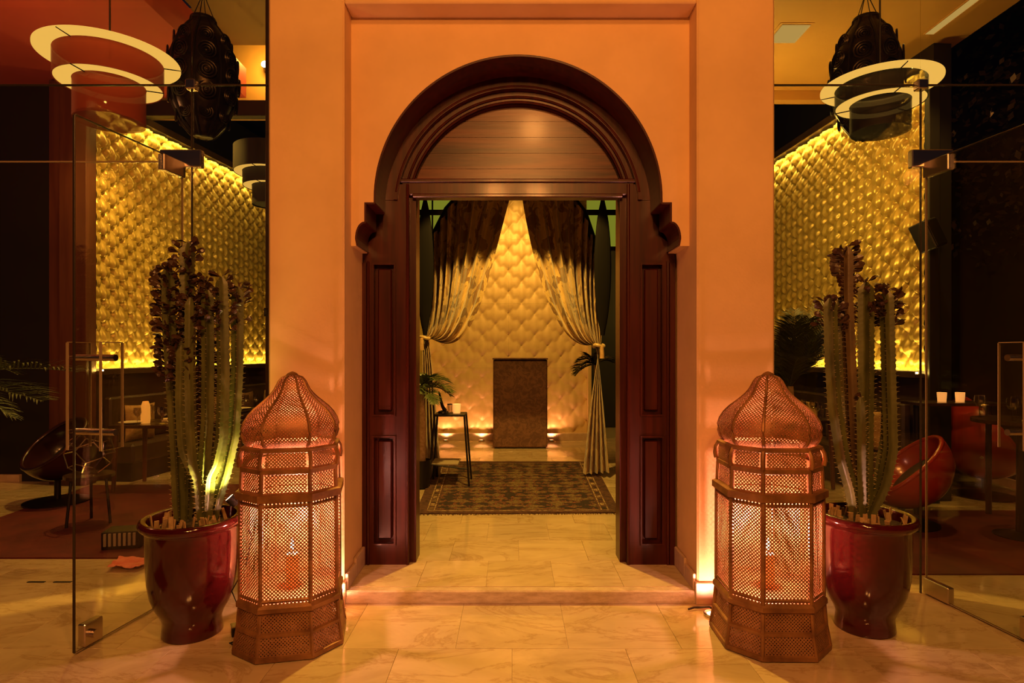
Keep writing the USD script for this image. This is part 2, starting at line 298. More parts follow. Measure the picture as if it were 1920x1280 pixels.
rug_line = M('rug_border_line', (.34, .24, .12), (.14, .07, .035), scale=(30, 30, 30), detail=1, lo=.45, hi=.55, rough=.9)

# ------------------------------------------------------------------ the setting: floor
def struct_at(name, loc=(0, 0, 0), rotz=0, label=None):
    p = struct(name, label); x = UsdGeom.Xform.Get(stage, p); x.AddTranslateOp().Set(Gf.Vec3d(*map(float, loc))); x.AddRotateZOp().Set(float(rotz)); return p
floor = struct('floor', 'polished veined marble floor of square tiles with a raised step into the entrance')
part(floor, 'grout_bed', MB().box(-9, 9, -4, 13, -.06, -.006, .001).box(-1.05, 1.157, 3.88, 4.62, -.01, .074, .001).box(-1.75, 1.85, 4.60, 10.6, -.01, .074, .001), grout)
T = .6; g = .0006
for j in range(-1, 11):
    for i in range(22):
        x0, y0 = -6.6 + i * T + (.0 if j % 2 else .3), 2.05 + j * T
        x1, y1 = x0 + T, y0 + T
        cx, cy = (x0 + x1) / 2, (y0 + y1) / 2
        if abs(cx - .05) < 1.1 and y0 >= 3.8: continue
        if abs(cx) > .62 * cy + 1.2 + .24 * cy: continue
        if cy > 8.2 and abs(cx) < 2: continue
        part(floor, 'tile', bx(x0 + g, x1 - g, y0 + g, y1 - g, -.018, 0, .0015), marble)
part(floor, 'step_riser', bx(-1.045, 1.152, 3.83, 3.90, -.005, .08, .008), step_stone)
yy = 3.902
for j in range(14):
    w = .48; y1 = yy + .48; wide = (-1.045, 1.152) if yy < 4.3 else (-1.70, 1.80)
    n = max(1, round((wide[1] - wide[0]) / w)); off = (j % 2) * .5
    xs = [wide[0]] + [wide[0] + (k + off) * (wide[1] - wide[0]) / n for k in range(n + 1) if 0 < (k + off) / n < 1] + [wide[1]]
    for a, b in zip(xs, xs[1:]): part(floor, 'tile', bx(a + g, b - g, yy + g, y1 - g, .062, .08, .0015), marble)
    yy = y1

# ------------------------------------------------------------------ the setting: the ochre entrance front
XL0, XL1, XR1, XR0 = -1.522, -1.049, 1.156, 1.642
front = struct('wall_front', 'ochre plastered entrance front with two broad piers framing a keyhole shaped arch')
part(front, 'pier', bx(XL0, XL1, 3.83, 4.60, 0, 5.6, .012), plaster)
part(front, 'pier', bx(XR1, XR0, 3.83, 4.60, 0, 5.6, .012), plaster)
part(front, 'header', bx(XL1, XR1, 3.83, 4.60, 3.75, 5.6, .008), plaster)
UX = lambda px: WX(px, 4.0)
UZ = lambda py: WZ(py, 4.0)
ACX, ACZ, AR = UX(971.5), UZ(373), .943
half = [(UX(668), 2.0), (UX(668), UZ(461))] + [(UX(683) - (UX(683) - UX(665.5)) * math.cos(a), UZ(447) + (UZ(415) - UZ(447)) * math.sin(a)) for a in np.linspace(0, PI / 2, 10)] + [(UX(683), UZ(379)), (ACX - AR, UZ(379))]
lft = half; rgt = [(2 * ACX - x, z) for x, z in half][::-1]
arch = Polygon(lft + arcpts(ACX, ACZ, AR, PI - .003, .003, 72) + rgt)
part(front, 'arch_wall', MB().prism(sbox(XL1 - .01, UZ(461), XR1 + .01, 3.80).difference(arch), 4.0, 4.32), plaster)
# wooden lining of the wall's arch (its underside is boarded in the same wood as the door)
lin = arch.difference(arch.buffer(-.012)).intersection(sbox(-3, UZ(459), 3, 5))
part(front, 'arch_lining', MB().prism(lin, 4.003, 4.30), wood)
sk = struct('baseboard_front', 'low stone skirting around the feet of the ochre piers')
for (a, b) in ((XL0, XL1), (XR1, XR0)):
    part(sk, 'skirting_stone', bx(a - .012, b + .012, 3.812, 3.86, 0, .135, .004), base_stone)
for s, x in ((1, XL1), (-1, XR1)):
    part(sk, 'skirting_stone', bx(min(x, x + s * .02), max(x, x + s * .02), 3.85, 4.05, 0, .135 + .045, .004), base_stone)
    part(sk, 'skirting_stone', bx(min(x, x + s * .02), max(x, x + s * .02), 4.053, 4.30, .08, .135 + .075, .004), base_stone)

# ------------------------------------------------------------------ the setting: arched wooden door frame
door = struct('door_1', 'dark glossy mahogany door frame with arched top and panelled jambs')
D = 4.30
DX = lambda px: WX(px, D)
DZ = lambda py: WZ(py, D)
LX, RX = DX(778), DX(1163)
LZ, TZ = DZ(368), DZ(336)
def disc(r, cz=ACZ): return Polygon(arcpts(ACX, cz, r, 0, 2 * PI, 128))
for nm, ro, ri, y0, y1 in (('arch_ring', .975, .865, 4.30, 4.50), ('arch_moulding', .872, .845, 4.285, 4.48), ('arch_ring', .85, .805, 4.335, 4.50), ('arch_moulding', .808, .782, 4.345, 4.5), ('arch_moulding', .784, .765, 4.37, 4.5)):
    part(door, nm, MB().prism(disc(ro).difference(disc(ri)).intersection(sbox(-3, DZ(375), 3, 5)), y0, y1), wood, smooth=35)
for r, y in ((.858, 4.288), (.806, 4.338), (.774, 4.352)):
    part(door, 'arch_bead', MB().tube([(x, y, z) for x, z in arcpts(ACX, ACZ, r, PI - .0, 0, 90) if z > TZ - .12], .009, 8), wood, smooth=40)
zs = np.linspace(TZ - .01, ACZ + .77, 6)
for a, b in zip(zs, zs[1:]):
    part(door, 'tympanum_plank', MB().prism(disc(.775).intersection(sbox(-2, a + .001, 2, b - .001)), 4.405, 4.45), wood_h)
part(door, 'tympanum_bead', MB().tube([(ACX - .74, 4.395, TZ + .012), (ACX + .74, 4.395, TZ + .012)], .012, 8), wood, smooth=40)
part(door, 'lintel', MB().box(DX(752), DX(1190), 4.31, 4.47, LZ + .012, TZ, .008).box(DX(750), DX(1192), 4.295, 4.33, TZ - .022, TZ + .004, .006).box(LX - .02, RX + .02, 4.30, 4.36, LZ - .006, LZ + .02, .006), wood)
for s in (-1, 1):
    fx = (lambda px: DX(px)) if s < 0 else (lambda px: DX(1942.5 - px))
    def rect(p0, p1, q0, q1): return sbox(min(fx(p0), fx(p1)), DZ(q1), max(fx(p0), fx(p1)), DZ(q0))
    def arcq(p0, p1, q0, q1):   # quarter round shoulder
        c = fx(p1), DZ(q1); rx, rz = fx(p0) - fx(p1), DZ(q0) - DZ(q1)
        return Polygon([c] + [(c[0] + rx * math.cos(a), c[1] + rz * math.sin(a)) for a in np.linspace(0, PI / 2, 14)])
    back = unary_union([rect(640, 778, 462, 1062), rect(676, 778, 330, 470), arcq(672, 730, 428, 475)])
    jm = part(door, 'jamb', MB().prism(back, 4.355, 4.52), wood)
    facep = unary_union([rect(676, 766, 490, 1064), rect(718, 766, 345, 495), arcq(676, 719, 441, 491)])
    holes = unary_union([rect(700, 740, 495, 778), rect(700, 740, 819, 1020)])
    part(jm, 'jamb_frame', MB().prism(facep.difference(holes), 4.305, 4.36), wood)
    for (q0, q1) in ((495, 778), (819, 1020)):
        part(jm, 'panel', MB().box(min(fx(707), fx(733)), max(fx(707), fx(733)), 4.325, 4.36, DZ(q1 - 8), DZ(q0 + 8), .016), wood)
        o = rect(698, 742, q0 - 2, q1 + 2); part(jm, 'panel_moulding', MB().prism(o.difference(o.buffer(-.012)), 4.293, 4.325), wood)
    part(jm, 'outer_stile', MB().prism(unary_union([rect(677, 687, 493, 1066), ]), 4.290, 4.31), wood)
    part(jm, 'inner_bead', MB().tube([(fx(764), 4.305, DZ(1063)), (fx(764), 4.305, DZ(345))], .011, 8), wood, smooth=40)
    part(jm, 'outer_bead', MB().tube([(fx(690), 4.30, DZ(1063)), (fx(690), 4.30, DZ(490))], .010, 8), wood, smooth=40)
    # door leaf, folded open into the hall
    xl = fx(737); lf = part(door, 'door_leaf', bx(min(xl, xl - s * .04), max(xl, xl - s * .04), 4.53, 5.2, .085, LZ + .0, .004), wood)
    for kz in (.35, 1.3, 2.3):
        part(lf, 'hinge', MB().tube([(fx(740), 4.53, kz), (fx(740), 4.53, kz + .12)], .012, 8), iron, smooth=40)

# ------------------------------------------------------------------ the setting: hall
for s, x in (('left', -1.75), ('right', 1.85)):
    w = struct('wall_hall_' + s); part(w, 'wall_face', bx(min(x, x + .1 * np.sign(x)), max(x, x + .1 * np.sign(x)), 4.6, 10.7, 0, 4.7, .002), dark_panel)
    part(w, 'skirting', bx(x - .015 if x > 0 else x, x if x > 0 else x + .015, 4.6, 10.5, .08, .2, .003), base_stone)
hc = struct('ceiling_hall'); part(hc, 'slab', bx(-1.9, 2.0, 4.4, 10.8, 4.62, 4.75, .002), dark_panel)

# carved gold relief, a panel of two by two scallops
def relief(w=.30, h=.26666, nx=60, nz=54):
    xs, zs = np.linspace(0, 3 * w, nx + 1), np.linspace(0, 3 * h, nz + 1); Xg, Zg = np.meshgrid(xs, zs)
    H = np.zeros_like(Xg)
    for i in range(-1, 5):
        for j in range(-1, 9):
            cx, cz = (i + .5 * (j % 2)) * w, j * h / 2
            dx, dz = (Xg - cx) / w, (Zg - cz) / h
            top = np.clip(1 - ((dx / .5) ** 2 + (np.clip(dz, 0, 9) / .52) ** 2), 0, 1)
            lob = .36 + .07 * np.cos(2 * PI * 3 * dx)
            bot = np.clip(1 - ((dx / .47) ** 2 + (np.clip(-dz, 0, 9) / lob) ** 2), 0, 1)
            k = np.sqrt(np.where(dz >= 0, top, bot)) * (.35 + .65 * np.clip(.62 - dz * 1.0, 0, 1)) * (1 + .12 * np.cos(2 * PI * 3 * dx))
            H = np.maximum(H, np.where(np.abs(dx) < .5, k, 0))
    v = np.stack([Xg, -.115 * H, Zg], -1).reshape(-1, 3)
    i, j = np.meshgrid(np.arange(nz), np.arange(nx), indexing='ij'); a = i * (nx + 1) + j
    q = np.stack([a, a + 1, a + nx + 2, a + nx + 1], -1).reshape(-1, 4)
    return v, np.vstack([q[:, [0, 1, 2]], q[:, [0, 2, 3]]])
RP = relief()
def xf(x=0, y=0, z=0, sx=1, sz=1): return Gf.Matrix4d(sx, 0, 0, 0, 0, 1, 0, 0, 0, 0, sz, 0, x, y, z, 1)
def gold_wall(name, A, B, z0, z1, label, mat, leds=True, depth=1.0, pw=.9, ph=.8):
    L = math.hypot(B[0] - A[0], B[1] - A[1]); rot = math.degrees(math.atan2(B[1] - A[1], B[0] - A[0]))
    w = struct_at(name, (A[0], A[1], 0), rot, label)
    n, m = max(1, round(L / pw)), max(1, round((z1 - z0) / ph)); sx, sz = L / n / .9, (z1 - z0) / m / .8
    for i in range(n):
        for j in range(m):
            part(w, 'relief_panel', (RP[0] * [1, depth, 1], RP[1]), mat, smooth=50, xf=xf(i * L / n, 0, z0 + j * (z1 - z0) / m, sx * .999, sz * .999))
    part(w, 'backing', bx(0, L, .005, .2, 0, z1 + .9, .002), dark_wall)
    if leds:
        part(w, 'light_strip', bx(0.02, L - .02, -.20, -.18, z1 + .010, z1 + .025, .001), led)
        part(w, 'light_strip', bx(0.02, L - .02, -.17, -.15, z0 - .03, z0 - .012, .001), led)
        part(w, 'ledge', bx(0, L, -.24, .0, z1 + .03, z1 + .06, .003), dark_panel)
        part(w, 'ledge_lip', bx(0, L, -.245, -.232, z1 - .035, z1 + .06, .002), dark_panel)
        part(w, 'cap_lip', bx(0, L, -.205, -.192, z0 - .07, z0 - .004, .002), dark_panel)
        part(w, 'wainscot_cap', bx(0, L, -.20, .0, z0 - .07, z0 - .03, .003), dark_panel)
        part(w, 'wainscot', bx(0, L, -.04, .005, 0, z0 - .07, .003), dark_panel)
    return w
gold_wall('wall_left', (-5.1, 7.40), (-4.36, 12.6), 1.37, 4.57, 'left gold wall of carved scallop relief, lit along its edges', gold)
gold_wall('wall_right', (4.16, 11.2), (4.43, 6.45), 1.37, 4.57, 'right gold wall of carved scallop relief, lit along its edges', gold)
gold_wall('wall_hall_far', (-1.40, 10.5), (1.28, 10.5), .20, 4.60, 'gold relief wall at the end of the hall behind the brown stand', gold_rose, leds=False, depth=.42, pw=1.34, ph=1.1)
for k, px in enumerate((836, 903, 1034)):
    xx = WX(px, 10.28); spot('hall_uplight_%d' % k, (xx, 10.26, .13), (0, .22, 1), .02, 5, (1, .40, .17), 70, .6)
    t = thing('hall_uplight', ('small floor uplight at the hall wall ' + ('behind the side table', 'just left of the brown stand', 'just right of the brown stand')[k]), 'floor light', (xx, 10.26, .08))
    part(t, 'rim', MB().lathe([(.03, 0), (.05, 0), (.05, .02), (.045, .025), (.034, .02)], 20), chrome, smooth=40); part(t, 'lens', MB().lathe([(0, .016), (.035, .016)], 18), uplens)
bs = struct('baseboard_hall_far'); part(bs, 'skirting', bx(-1.40, 1.28, 10.36, 10.5, .08, .2, .003), base_stone)
tr = struct('trim_1', 'pale upright edge of the doorway at the right end of the hall wall'); part(tr, 'jamb_strip', bx(1.28, 1.34, 10.33, 10.5, .08, 3.2, .004), gold_rose)
tr = struct('trim_2', 'gold brown corner post at the left end of the hall wall'); part(tr, 'corner_post', bx(-1.62, -1.40, 10.30, 10.5, .08, 4.6, .004), gold)

# dark ends of the two bays, column, ceilings
w = struct('wall_back_left', 'black end wall of the left bay'); part(w, 'wall_face', bx(-9, -5.45, 7.45, 7.6, 0, 4.85, .002), dark_wall)
b = struct('baseboard_left'); part(b, 'skirting', bx(-9, -5.95, 7.40, 7.45, 0, .09, .004), base_stone)
w = struct('wall_back', 'dark back wall behind both bays'); part(w, 'wall_face', bx(-9, 9, 12.8, 13, 0, 7, .002), dark_wall)
w = struct('wall_side_right', 'black side wall of the right bay'); part(w, 'wall_face', bx(5.80, 5.95, 2.0, 12.8, 0, 7, .002), dark_wall)
part(w, 'end_face', bx(4.36, 5.8, 8.3, 8.4, 0, 7, .002), dark_wall)
b = struct('baseboard_right'); part(b, 'skirting', bx(5.76, 5.80, 4.2, 8.3, 0, .10, .004), base_stone)
col = struct('trim_3', 'dark red wooden post at the near end of the left gold wall')
part(col, 'post', bx(-5.50, -5.32, 7.28, 7.5, .0, 4.8, .006), column_wood); part(col, 'post_face', bx(-5.32, -5.0, 7.20, 7.38, .0, 4.8, .006), column_wood)
tq = struct('trim_4', 'dark upright edge at the near end of the right gold wall'); part(tq, 'edge_post', bx(4.33, 4.44, 6.36, 6.44, 0, 4.6, .004), dark_wall)
c = struct('ceiling_left', 'red painted soffit of the left bay'); part(c, 'soffit', bx(-9, -3.40, 2.2, 7.85, 4.82, 5.2, .004), red_paint)
c = struct('ceiling_left_high', 'brown ceiling of the left bay beside the pier'); part(c, 'slab', bx(-3.40, -1.5, 3.9, 7.30, 5.22, 5.4, .004), brown_paint)
part(c, 'cove_wall', bx(-5, -1.5, 8.25, 8.35, 4.72, 6.2, .004), amber_paint)
part(c, 'beam', bx(-9, -1.5, 7.86, 8.0, 4.60, 4.80, .004), dark_wall)
c = struct('ceiling_right', 'amber soffit of the right bay'); part(c, 'soffit', bx(1.5, 4.70, 2.5, 7.62, 4.82, 5.2, .004), amber_paint)
part(c, 'beam', bx(1.5, 4.70, 7.62, 7.75, 4.70, 5.2, .004), amber_paint)
sphere_light('cove_bulb_light', (WX(487, 7.9), 7.9, WZ(110, 7.9)), .035, 9, YELLOW)
t = thing('ceiling_spot', 'small glowing spotlight in the yellow cove beside the left pier', 'ceiling light', (WX(487, 7.9), 8.05, WZ(110, 7.9)))
part(t, 'housing', MB().lathe([(.05, .0), (.05, .12), (.0, .12)], 16).move(Rx(-PI / 2)), iron); part(t, 'lens', MB().lathe([(0, .002), (.045, .002)], 16).move(Rx(PI / 2)), bulb_m)
t = thing('ceiling_panel_light', 'square recessed panel light in the amber ceiling by the right pier', 'ceiling light', (2.82, 6.25, 4.815))
part(t, 'frame', MB().prism(sbox(-.17, -.20, .17, .20).difference(sbox(-.14, -.17, .14, .17)), 0, .02).move(Rx(PI / 2)), amber_paint); part(t, 'diffuser', bx(-.14, .14, -.17, .17, -.012, -.004, .001), panel_glow)
t = thing('ceiling_slot_light', 'narrow slot light in the amber ceiling near the reflected dark foliage', 'ceiling light', (4.25, 5.75, 4.815))
part(t, 'frame', MB().box(-.06, -.045, -.5, .5, -.012, .0, .002).box(.045, .06, -.5, .5, -.012, .0, .002), amber_paint); part(t, 'diffuser', bx(-.045, .045, -.5, .5, -.008, -.002, .001), panel_glow)

# ------------------------------------------------------------------ the setting: glazing
G = 4.0
def glazing(name, label, x_pier, x_seam, x_out, s):
    w = struct(name, label)
    lo, hi = sorted((x_pier, x_seam)); part(w, 'side_pane', bx(lo + .003, hi - .003, G - .006, G + .006, .01, 3.305, .001), glass, label='tall fixed pane beside the pier')
    part(w, 'side_pane', bx(lo + .003, hi - .003, G - .006, G + .006, 3.315, 5.1, .001), glass)
    lo, hi = sorted((x_out, x_seam)); part(w, 'transom_pane', bx(lo, hi - .003, G - .006, G + .006, 2.815, 3.305, .001), glass)
    part(w, 'upper_pane', bx(lo, hi - .003, G - .006, G + .006, 3.315, 5.1, .001), glass)
    part(w, 'joint', bx(min(x_out, x_pier), max(x_out, x_pier), G - .007, G + .007, 3.305, 3.315, .001), dark_edge)
    part(w, 'joint', bx(x_seam - .004, x_seam + .004, G - .007, G + .007, .0, 3.305, .001), dark_edge)
    part(w, 'polished_edge', bx(lo, hi, G - .007, G + .007, 2.806, 2.815, .001), edge_m)
    part(w, 'clamp', bx(x_seam - .032, x_seam + .032, G - .03, G + .03, 3.278, 3.342, .006), chrome)
    part(w, 'hinge_patch', MB().box(min(x_seam + s * .07, x_seam - s * .20), max(x_seam + s * .07, x_seam - s * .20), G - .025, G + .025, 2.77, 2.885, .006), chrome)
    return w
glazing('window_1', 'frameless clear glazing left of the ochre front', -1.575, -2.087, -7.0, 1)
glazing('window_2', 'frameless clear glazing right of the ochre front', 1.70, 2.665, 6.6, -1)
def glass_door(name, label, hx, ang, length, handle=True):
    d = struct_at(name, (hx, G - .01, 0), ang, label)       # local +x runs from the hinge to the free edge
    part(d, 'leaf', bx(.01, length, -.006, .006, .012, 2.80, .001), glass)
    part(d, 'polished_edge', bx(length, length + .006, -.007, .007, .012, 2.80, .001), dark_edge)
    part(d, 'polished_edge', MB().box(0.01, length, -.007, .007, 2.80, 2.806, .001), dark_edge)
    part(d, 'polished_edge', MB().box(0.01, length, -.007, .007, .006, .012, .001), edge_m)
    part(d, 'polished_edge', MB().box(0.004, .01, -.007, .007, .012, 2.77, .001), edge_m)
    part(d, 'patch_fitting', bx(.0, .20, -.022, .022, 2.70, 2.80, .005), chrome)
    part(d, 'patch_fitting', bx(.0, .20, -.022, .022, .01, .11, .005), chrome)
    lk = part(d, 'lock_patch', bx(length - .16, length - .04, -.022, .022, .02, .14, .005), chrome)
    part(lk, 'lock_cylinder', MB().tube([(length - .09, -.045, .075), (length - .09, .045, .075)], .022, 14), chrome, smooth=40)
    if handle:
        for s in (-1, 1):
            h = part(d, 'pull_handle', bx(length - .20, length - .06, s * .10 - .007, s * .10 + .007, 1.05, 1.62, .002), glass)
            part(h, 'handle_edge', MB().box(length - .205, length - .20, s * .10 - .008, s * .10 + .008, 1.05, 1.62, .001).box(length - .06, length - .055, s * .10 - .008, s * .10 + .008, 1.05, 1.62, .001).box(length - .2, length - .06, s * .10 - .008, s * .10 + .008, 1.62, 1.625, .001), edge_m)
        for z in (1.14, 1.54):
            part(d, 'standoff', MB().tube([(length - .13, -.125, z), (length - .13, .125, z)], .018, 14), chrome, smooth=40)
    return d
glass_door('door_2', 'left frameless glass door swung open towards the front with steel lock near its foot', -2.14, -99.0, .82)
glass_door('door_3', 'right frameless glass door swung open with steel fittings at its hinge', 2.69, -82.5, .82)
part(floor, 'drain_slot', MB().box(-3.31, -3.19, 4.18, 4.20, -.001, .003, .001), iron); part(floor, 'drain_slot', MB().box(-3.13, -3.01, 4.18, 4.20, -.001, .003, .001), iron)

# ------------------------------------------------------------------ pierced floor lanterns
LK = .50
def octr(r, z, k=LK): return [(.97 * r * a, .97 * r * b, z) for a, b in ((k, -1), (1, -k), (1, k), (k, 1), (-k, 1), (-1, k), (-1, -k), (-k, -1))]
def oct_loft(prof, k=LK): return MB().loft([octr(r, z, k) for r, z in prof], True, True)
def oct_band(r, z0, z1, t=.012):
    return MB().loft([octr(r - t, z0), octr(r, z0 + .006), octr(r, z1 - .006), octr(r - t, z1), octr(r - t * 2, z1), octr(r - t * 2, z0), octr(r - t, z0)], False, True)
def facet(p, i, r0, z0, r1, z1, name, m, inset=.012, rows=1, parent=None):
    """one flat pierced sheet between two octagon rings, with its own u, v in metres"""
    a, b = np.array(octr(r0, z0)), np.array(octr(r1, z1)); j = (i + 1) % 8
    q = [a[i], a[j], b[j], b[i]]
    d0, d1 = (q[1] - q[0]), (q[2] - q[3]); L0, L1 = np.linalg.norm(d0), np.linalg.norm(d1)
    q = [q[0] + d0 * inset / L0, q[1] - d0 * inset / L0, q[2] - d1 * inset / L1, q[3] + d1 * inset / L1]
    hgt = np.linalg.norm((q[2] + q[3]) / 2 - (q[0] + q[1]) / 2); u0, u1 = np.linalg.norm(q[1] - q[0]) / 2, np.linalg.norm(q[2] - q[3]) / 2
    v = np.array(q + [q[0], q[1], q[2], q[3]]); n = np.cross(q[1] - q[0], q[3] - q[0]); n /= np.linalg.norm(n); v[4:] -= n * .0012
    uv = [(-u0, 0), (u0, 0), (u1, hgt), (-u1, hgt)] * 2
    part(p, name, (v, np.array([[0, 1, 2], [0, 2, 3], [4, 6, 5], [4, 7, 6]])), m, uv=uv)
DOME = [(.212, 1.072), (.232, 1.10), (.241, 1.13), (.242, 1.165), (.232, 1.20), (.212, 1.235), (.186, 1.265), (.158, 1.29), (.130, 1.315), (.106, 1.34), (.088, 1.365), (.076, 1.39), (.066, 1.412), (.052, 1.43), (.022, 1.443)]
def floor_lantern(label, loc, rot):
    t = thing('floor_lantern', label, 'lantern', loc, rot)
    R = lambda z: .256 - (z - .28) * .004
    # flared foot, in two pierced tiers
    part(t, 'foot_band', oct_band(.288, 0.0, .035), rust)
    for i in range(8): facet(t, i, .281, .03, .265, .125, 'foot_panel', rust_fine, .006)
    part(t, 'foot_band', oct_band(.271, .118, .145), rust)
    for i in range(8): facet(t, i, .259, .14, .252, .238, 'lower_panel', rust_fine, .006)
    part(t, 'ledge', oct_loft([(.20, .232), (.255, .234), (.270, .246), (.270, .268), (.255, .285), (.20, .287)]), rust)
    for i in range(8): facet(t, i, .250, .285, .248, .80, 'mesh_panel', rust_mesh, .010)
    part(t, 'ledge', oct_band(.274, .800, .848, .016), rust)
    for i in range(8): facet(t, i, .244, .845, .240, .955, 'upper_panel', rust_mesh, .014)
    part(t, 'upper_band', oct_band(.252, .94, .975), rust)
    prof = [(.246, .972), (.256, .995), (.252, 1.03), (.238, 1.062)]
    for i in range(8): facet(t, i, .250, .975, .244, 1.055, 'collar_panel', rust_fine, .02)
    part(t, 'collar', MB().loft([octr(r, z) for r, z in [(.238, 1.05), (.250, 1.055), (.250, 1.070), (.236, 1.078), (.226, 1.07), (.238, 1.05)]], False, True), rust)
    for i in range(8):                       # corner posts from foot to collar, then a rib up the onion dome
        j = i
        for nm, ring, rad in (('corner_post', [(.280, .02), (.262, .13), (.254, .235)], .011), ('corner_post', [(.251, .28), (.249, .81)], .012), ('corner_post', [(.246, .845), (.242, .95)], .012), ('corner_post', [(.253, .97), (.258, 1.0), (.253, 1.035), (.240, 1.06)], .012)):
            pts = [octr(r, z)[j] for r, z in ring]
            part(t, nm, MB().tube(pts, rad, 6), rust, smooth=40)
        rib = [np.array(octr(r, z)[j]) for r, z in DOME]
        part(t, 'dome_rib', MB().tube(rib, np.linspace(.0095, .006, len(rib)), 6), rust, smooth=40)
        # dome leaf between two ribs
        A = np.array([octr(r, z)[i] for r, z in DOME]); B = np.array([octr(r, z)[(i + 1) % 8] for r, z in DOME])
        bul = np.array([1 + .06 * math.sin(PI * k / (len(DOME) - 1)) for k in range(len(DOME))])
        V, UV = [], []; s = 0
        for k in range(len(DOME)):
            if k: s += np.linalg.norm((A[k] + B[k] - A[k - 1] - B[k - 1]) / 2)
            W = np.linalg.norm(B[k] - A[k])
            for c in np.linspace(0, 1, 5):
                p = A[k] * (1 - c) + B[k] * c; f = 1 + (bul[k] - 1) * 4 * c * (1 - c); p = p * [f, f, 1]
                V.append(p); UV.append(((c - .5) * W, s))
        F = [(k * 5 + c, k * 5 + c + 1, k * 5 + c + 6, k * 5 + c + 5) for k in range(len(DOME) - 1) for c in range(4)]
        part(t, 'dome_panel', (np.array(V), np.array(F)), rust_fine if i % 2 else rust_mesh, smooth=True, uv=UV)
    for i in range(8):                       # frames around the big mesh panels
        a, b = np.array(octr(.251, .29)), np.array(octr(.249, .795)); j = (i + 1) % 8
        def lerp(p, q, f): return p + (q - p) * f
        e = .022 / np.linalg.norm(a[j] - a[i]); m = MB()
        for P, Q in ((a, b), (b, a)):
            part(t, 'panel_frame', MB().tube([lerp(P[i], Q[i], .022), lerp(P[j], Q[j], .022)], .009, 5), rust)
    part(t, 'finial', MB().lathe([(.03, 1.436), (.034, 1.444), (.024, 1.455), (.010, 1.462), (0, 1.465)], 14), rust, smooth=40)
    c = thing('pillar_candle', 'lit pillar candle glowing inside the ' + ('left' if loc[0] < 0 else 'right') + ' floor lantern', 'candle', (loc[0], loc[1], .286))
    part(c, 'wax', MB().lathe([(0, 0), (.032, 0), (.034, .01), (.034, .17), (.03, .178), (.012, .172), (0, .17)], 20), wax, smooth=40)
    part(c, 'wick', MB().tube([(0, 0, .165), (.002, 0, .20)], .002, 5), iron)
    part(c, 'flame', MB().lathe([(0, .195), (.008, .205), (.011, .22), (.008, .24), (.003, .258), (0, .27)], 12), flame_m, smooth=40)
    return t
floor_lantern('left floor lantern of rusty pierced metal with onion dome, in front of the left pier', (WX(548, 3.375), 3.375, 0), 12)
floor_lantern('right floor lantern of rusty pierced metal with onion dome, by the right pier', (WX(1440, 3.375), 3.375, 0), -1)

# ------------------------------------------------------------------ pots and euphorbias
POT = [(.0, 0), (.150, 0), (.156, .012), (.152, .05), (.150, .085), (.166, .125), (.192, .17), (.213, .23), (.226, .31), (.232, .42), (.234, .53), (.236, .585), (.246, .602), (.262, .615), (.268, .632), (.262, .650), (.246, .658), (.226, .652), (.218, .63), (.214, .58)]
def pot(name, label, loc, rot):
    t = thing(name, label, 'plant pot', loc, rot); n = 64
    th = np.arange(n) * 2 * PI / n; rings = []
    for r, z in POT:
        rings.append([((r * (1 + .012 * math.sin(2 * a + 1) * z)) * math.cos(a), r * math.sin(a), z + .008 * math.sin(a) * (z > .6)) for a in th])
    part(t, 'body', MB().loft(rings, False, True), glaze, smooth=45)
    part(t, 'soil', MB().lathe([(0, .600), (.12, .604), (.216, .595)], 32), soil)
    m = MB(); R = random.Random(len(label))
    for k in range(46):
        a, r = R.uniform(0, 2 * PI), R.uniform(.08, .2); b = MB().box(-.012, .012, -.004, .004, -.02, R.uniform(.03, .075), .002)
        b.move(Rz(R.uniform(0, 6)) @ Rx(R.uniform(-.4, .4)), (r * math.cos(a), r * math.sin(a), .605)); m.add(*b.arr())
    part(t, 'bark_chips', m, bark, kind='stuff', label='pale upright bark chips on the soil')
    return t
PL, PR = (WX(361, 3.44), 3.44), (WX(1621, 3.5), 3.5)
pot('glazed_pot', 'oxblood glazed pot left of the left floor lantern', (*PL, 0), 0)
pot('glazed_pot', 'oxblood glazed pot right of the right floor lantern', (*PR, 0), 40)

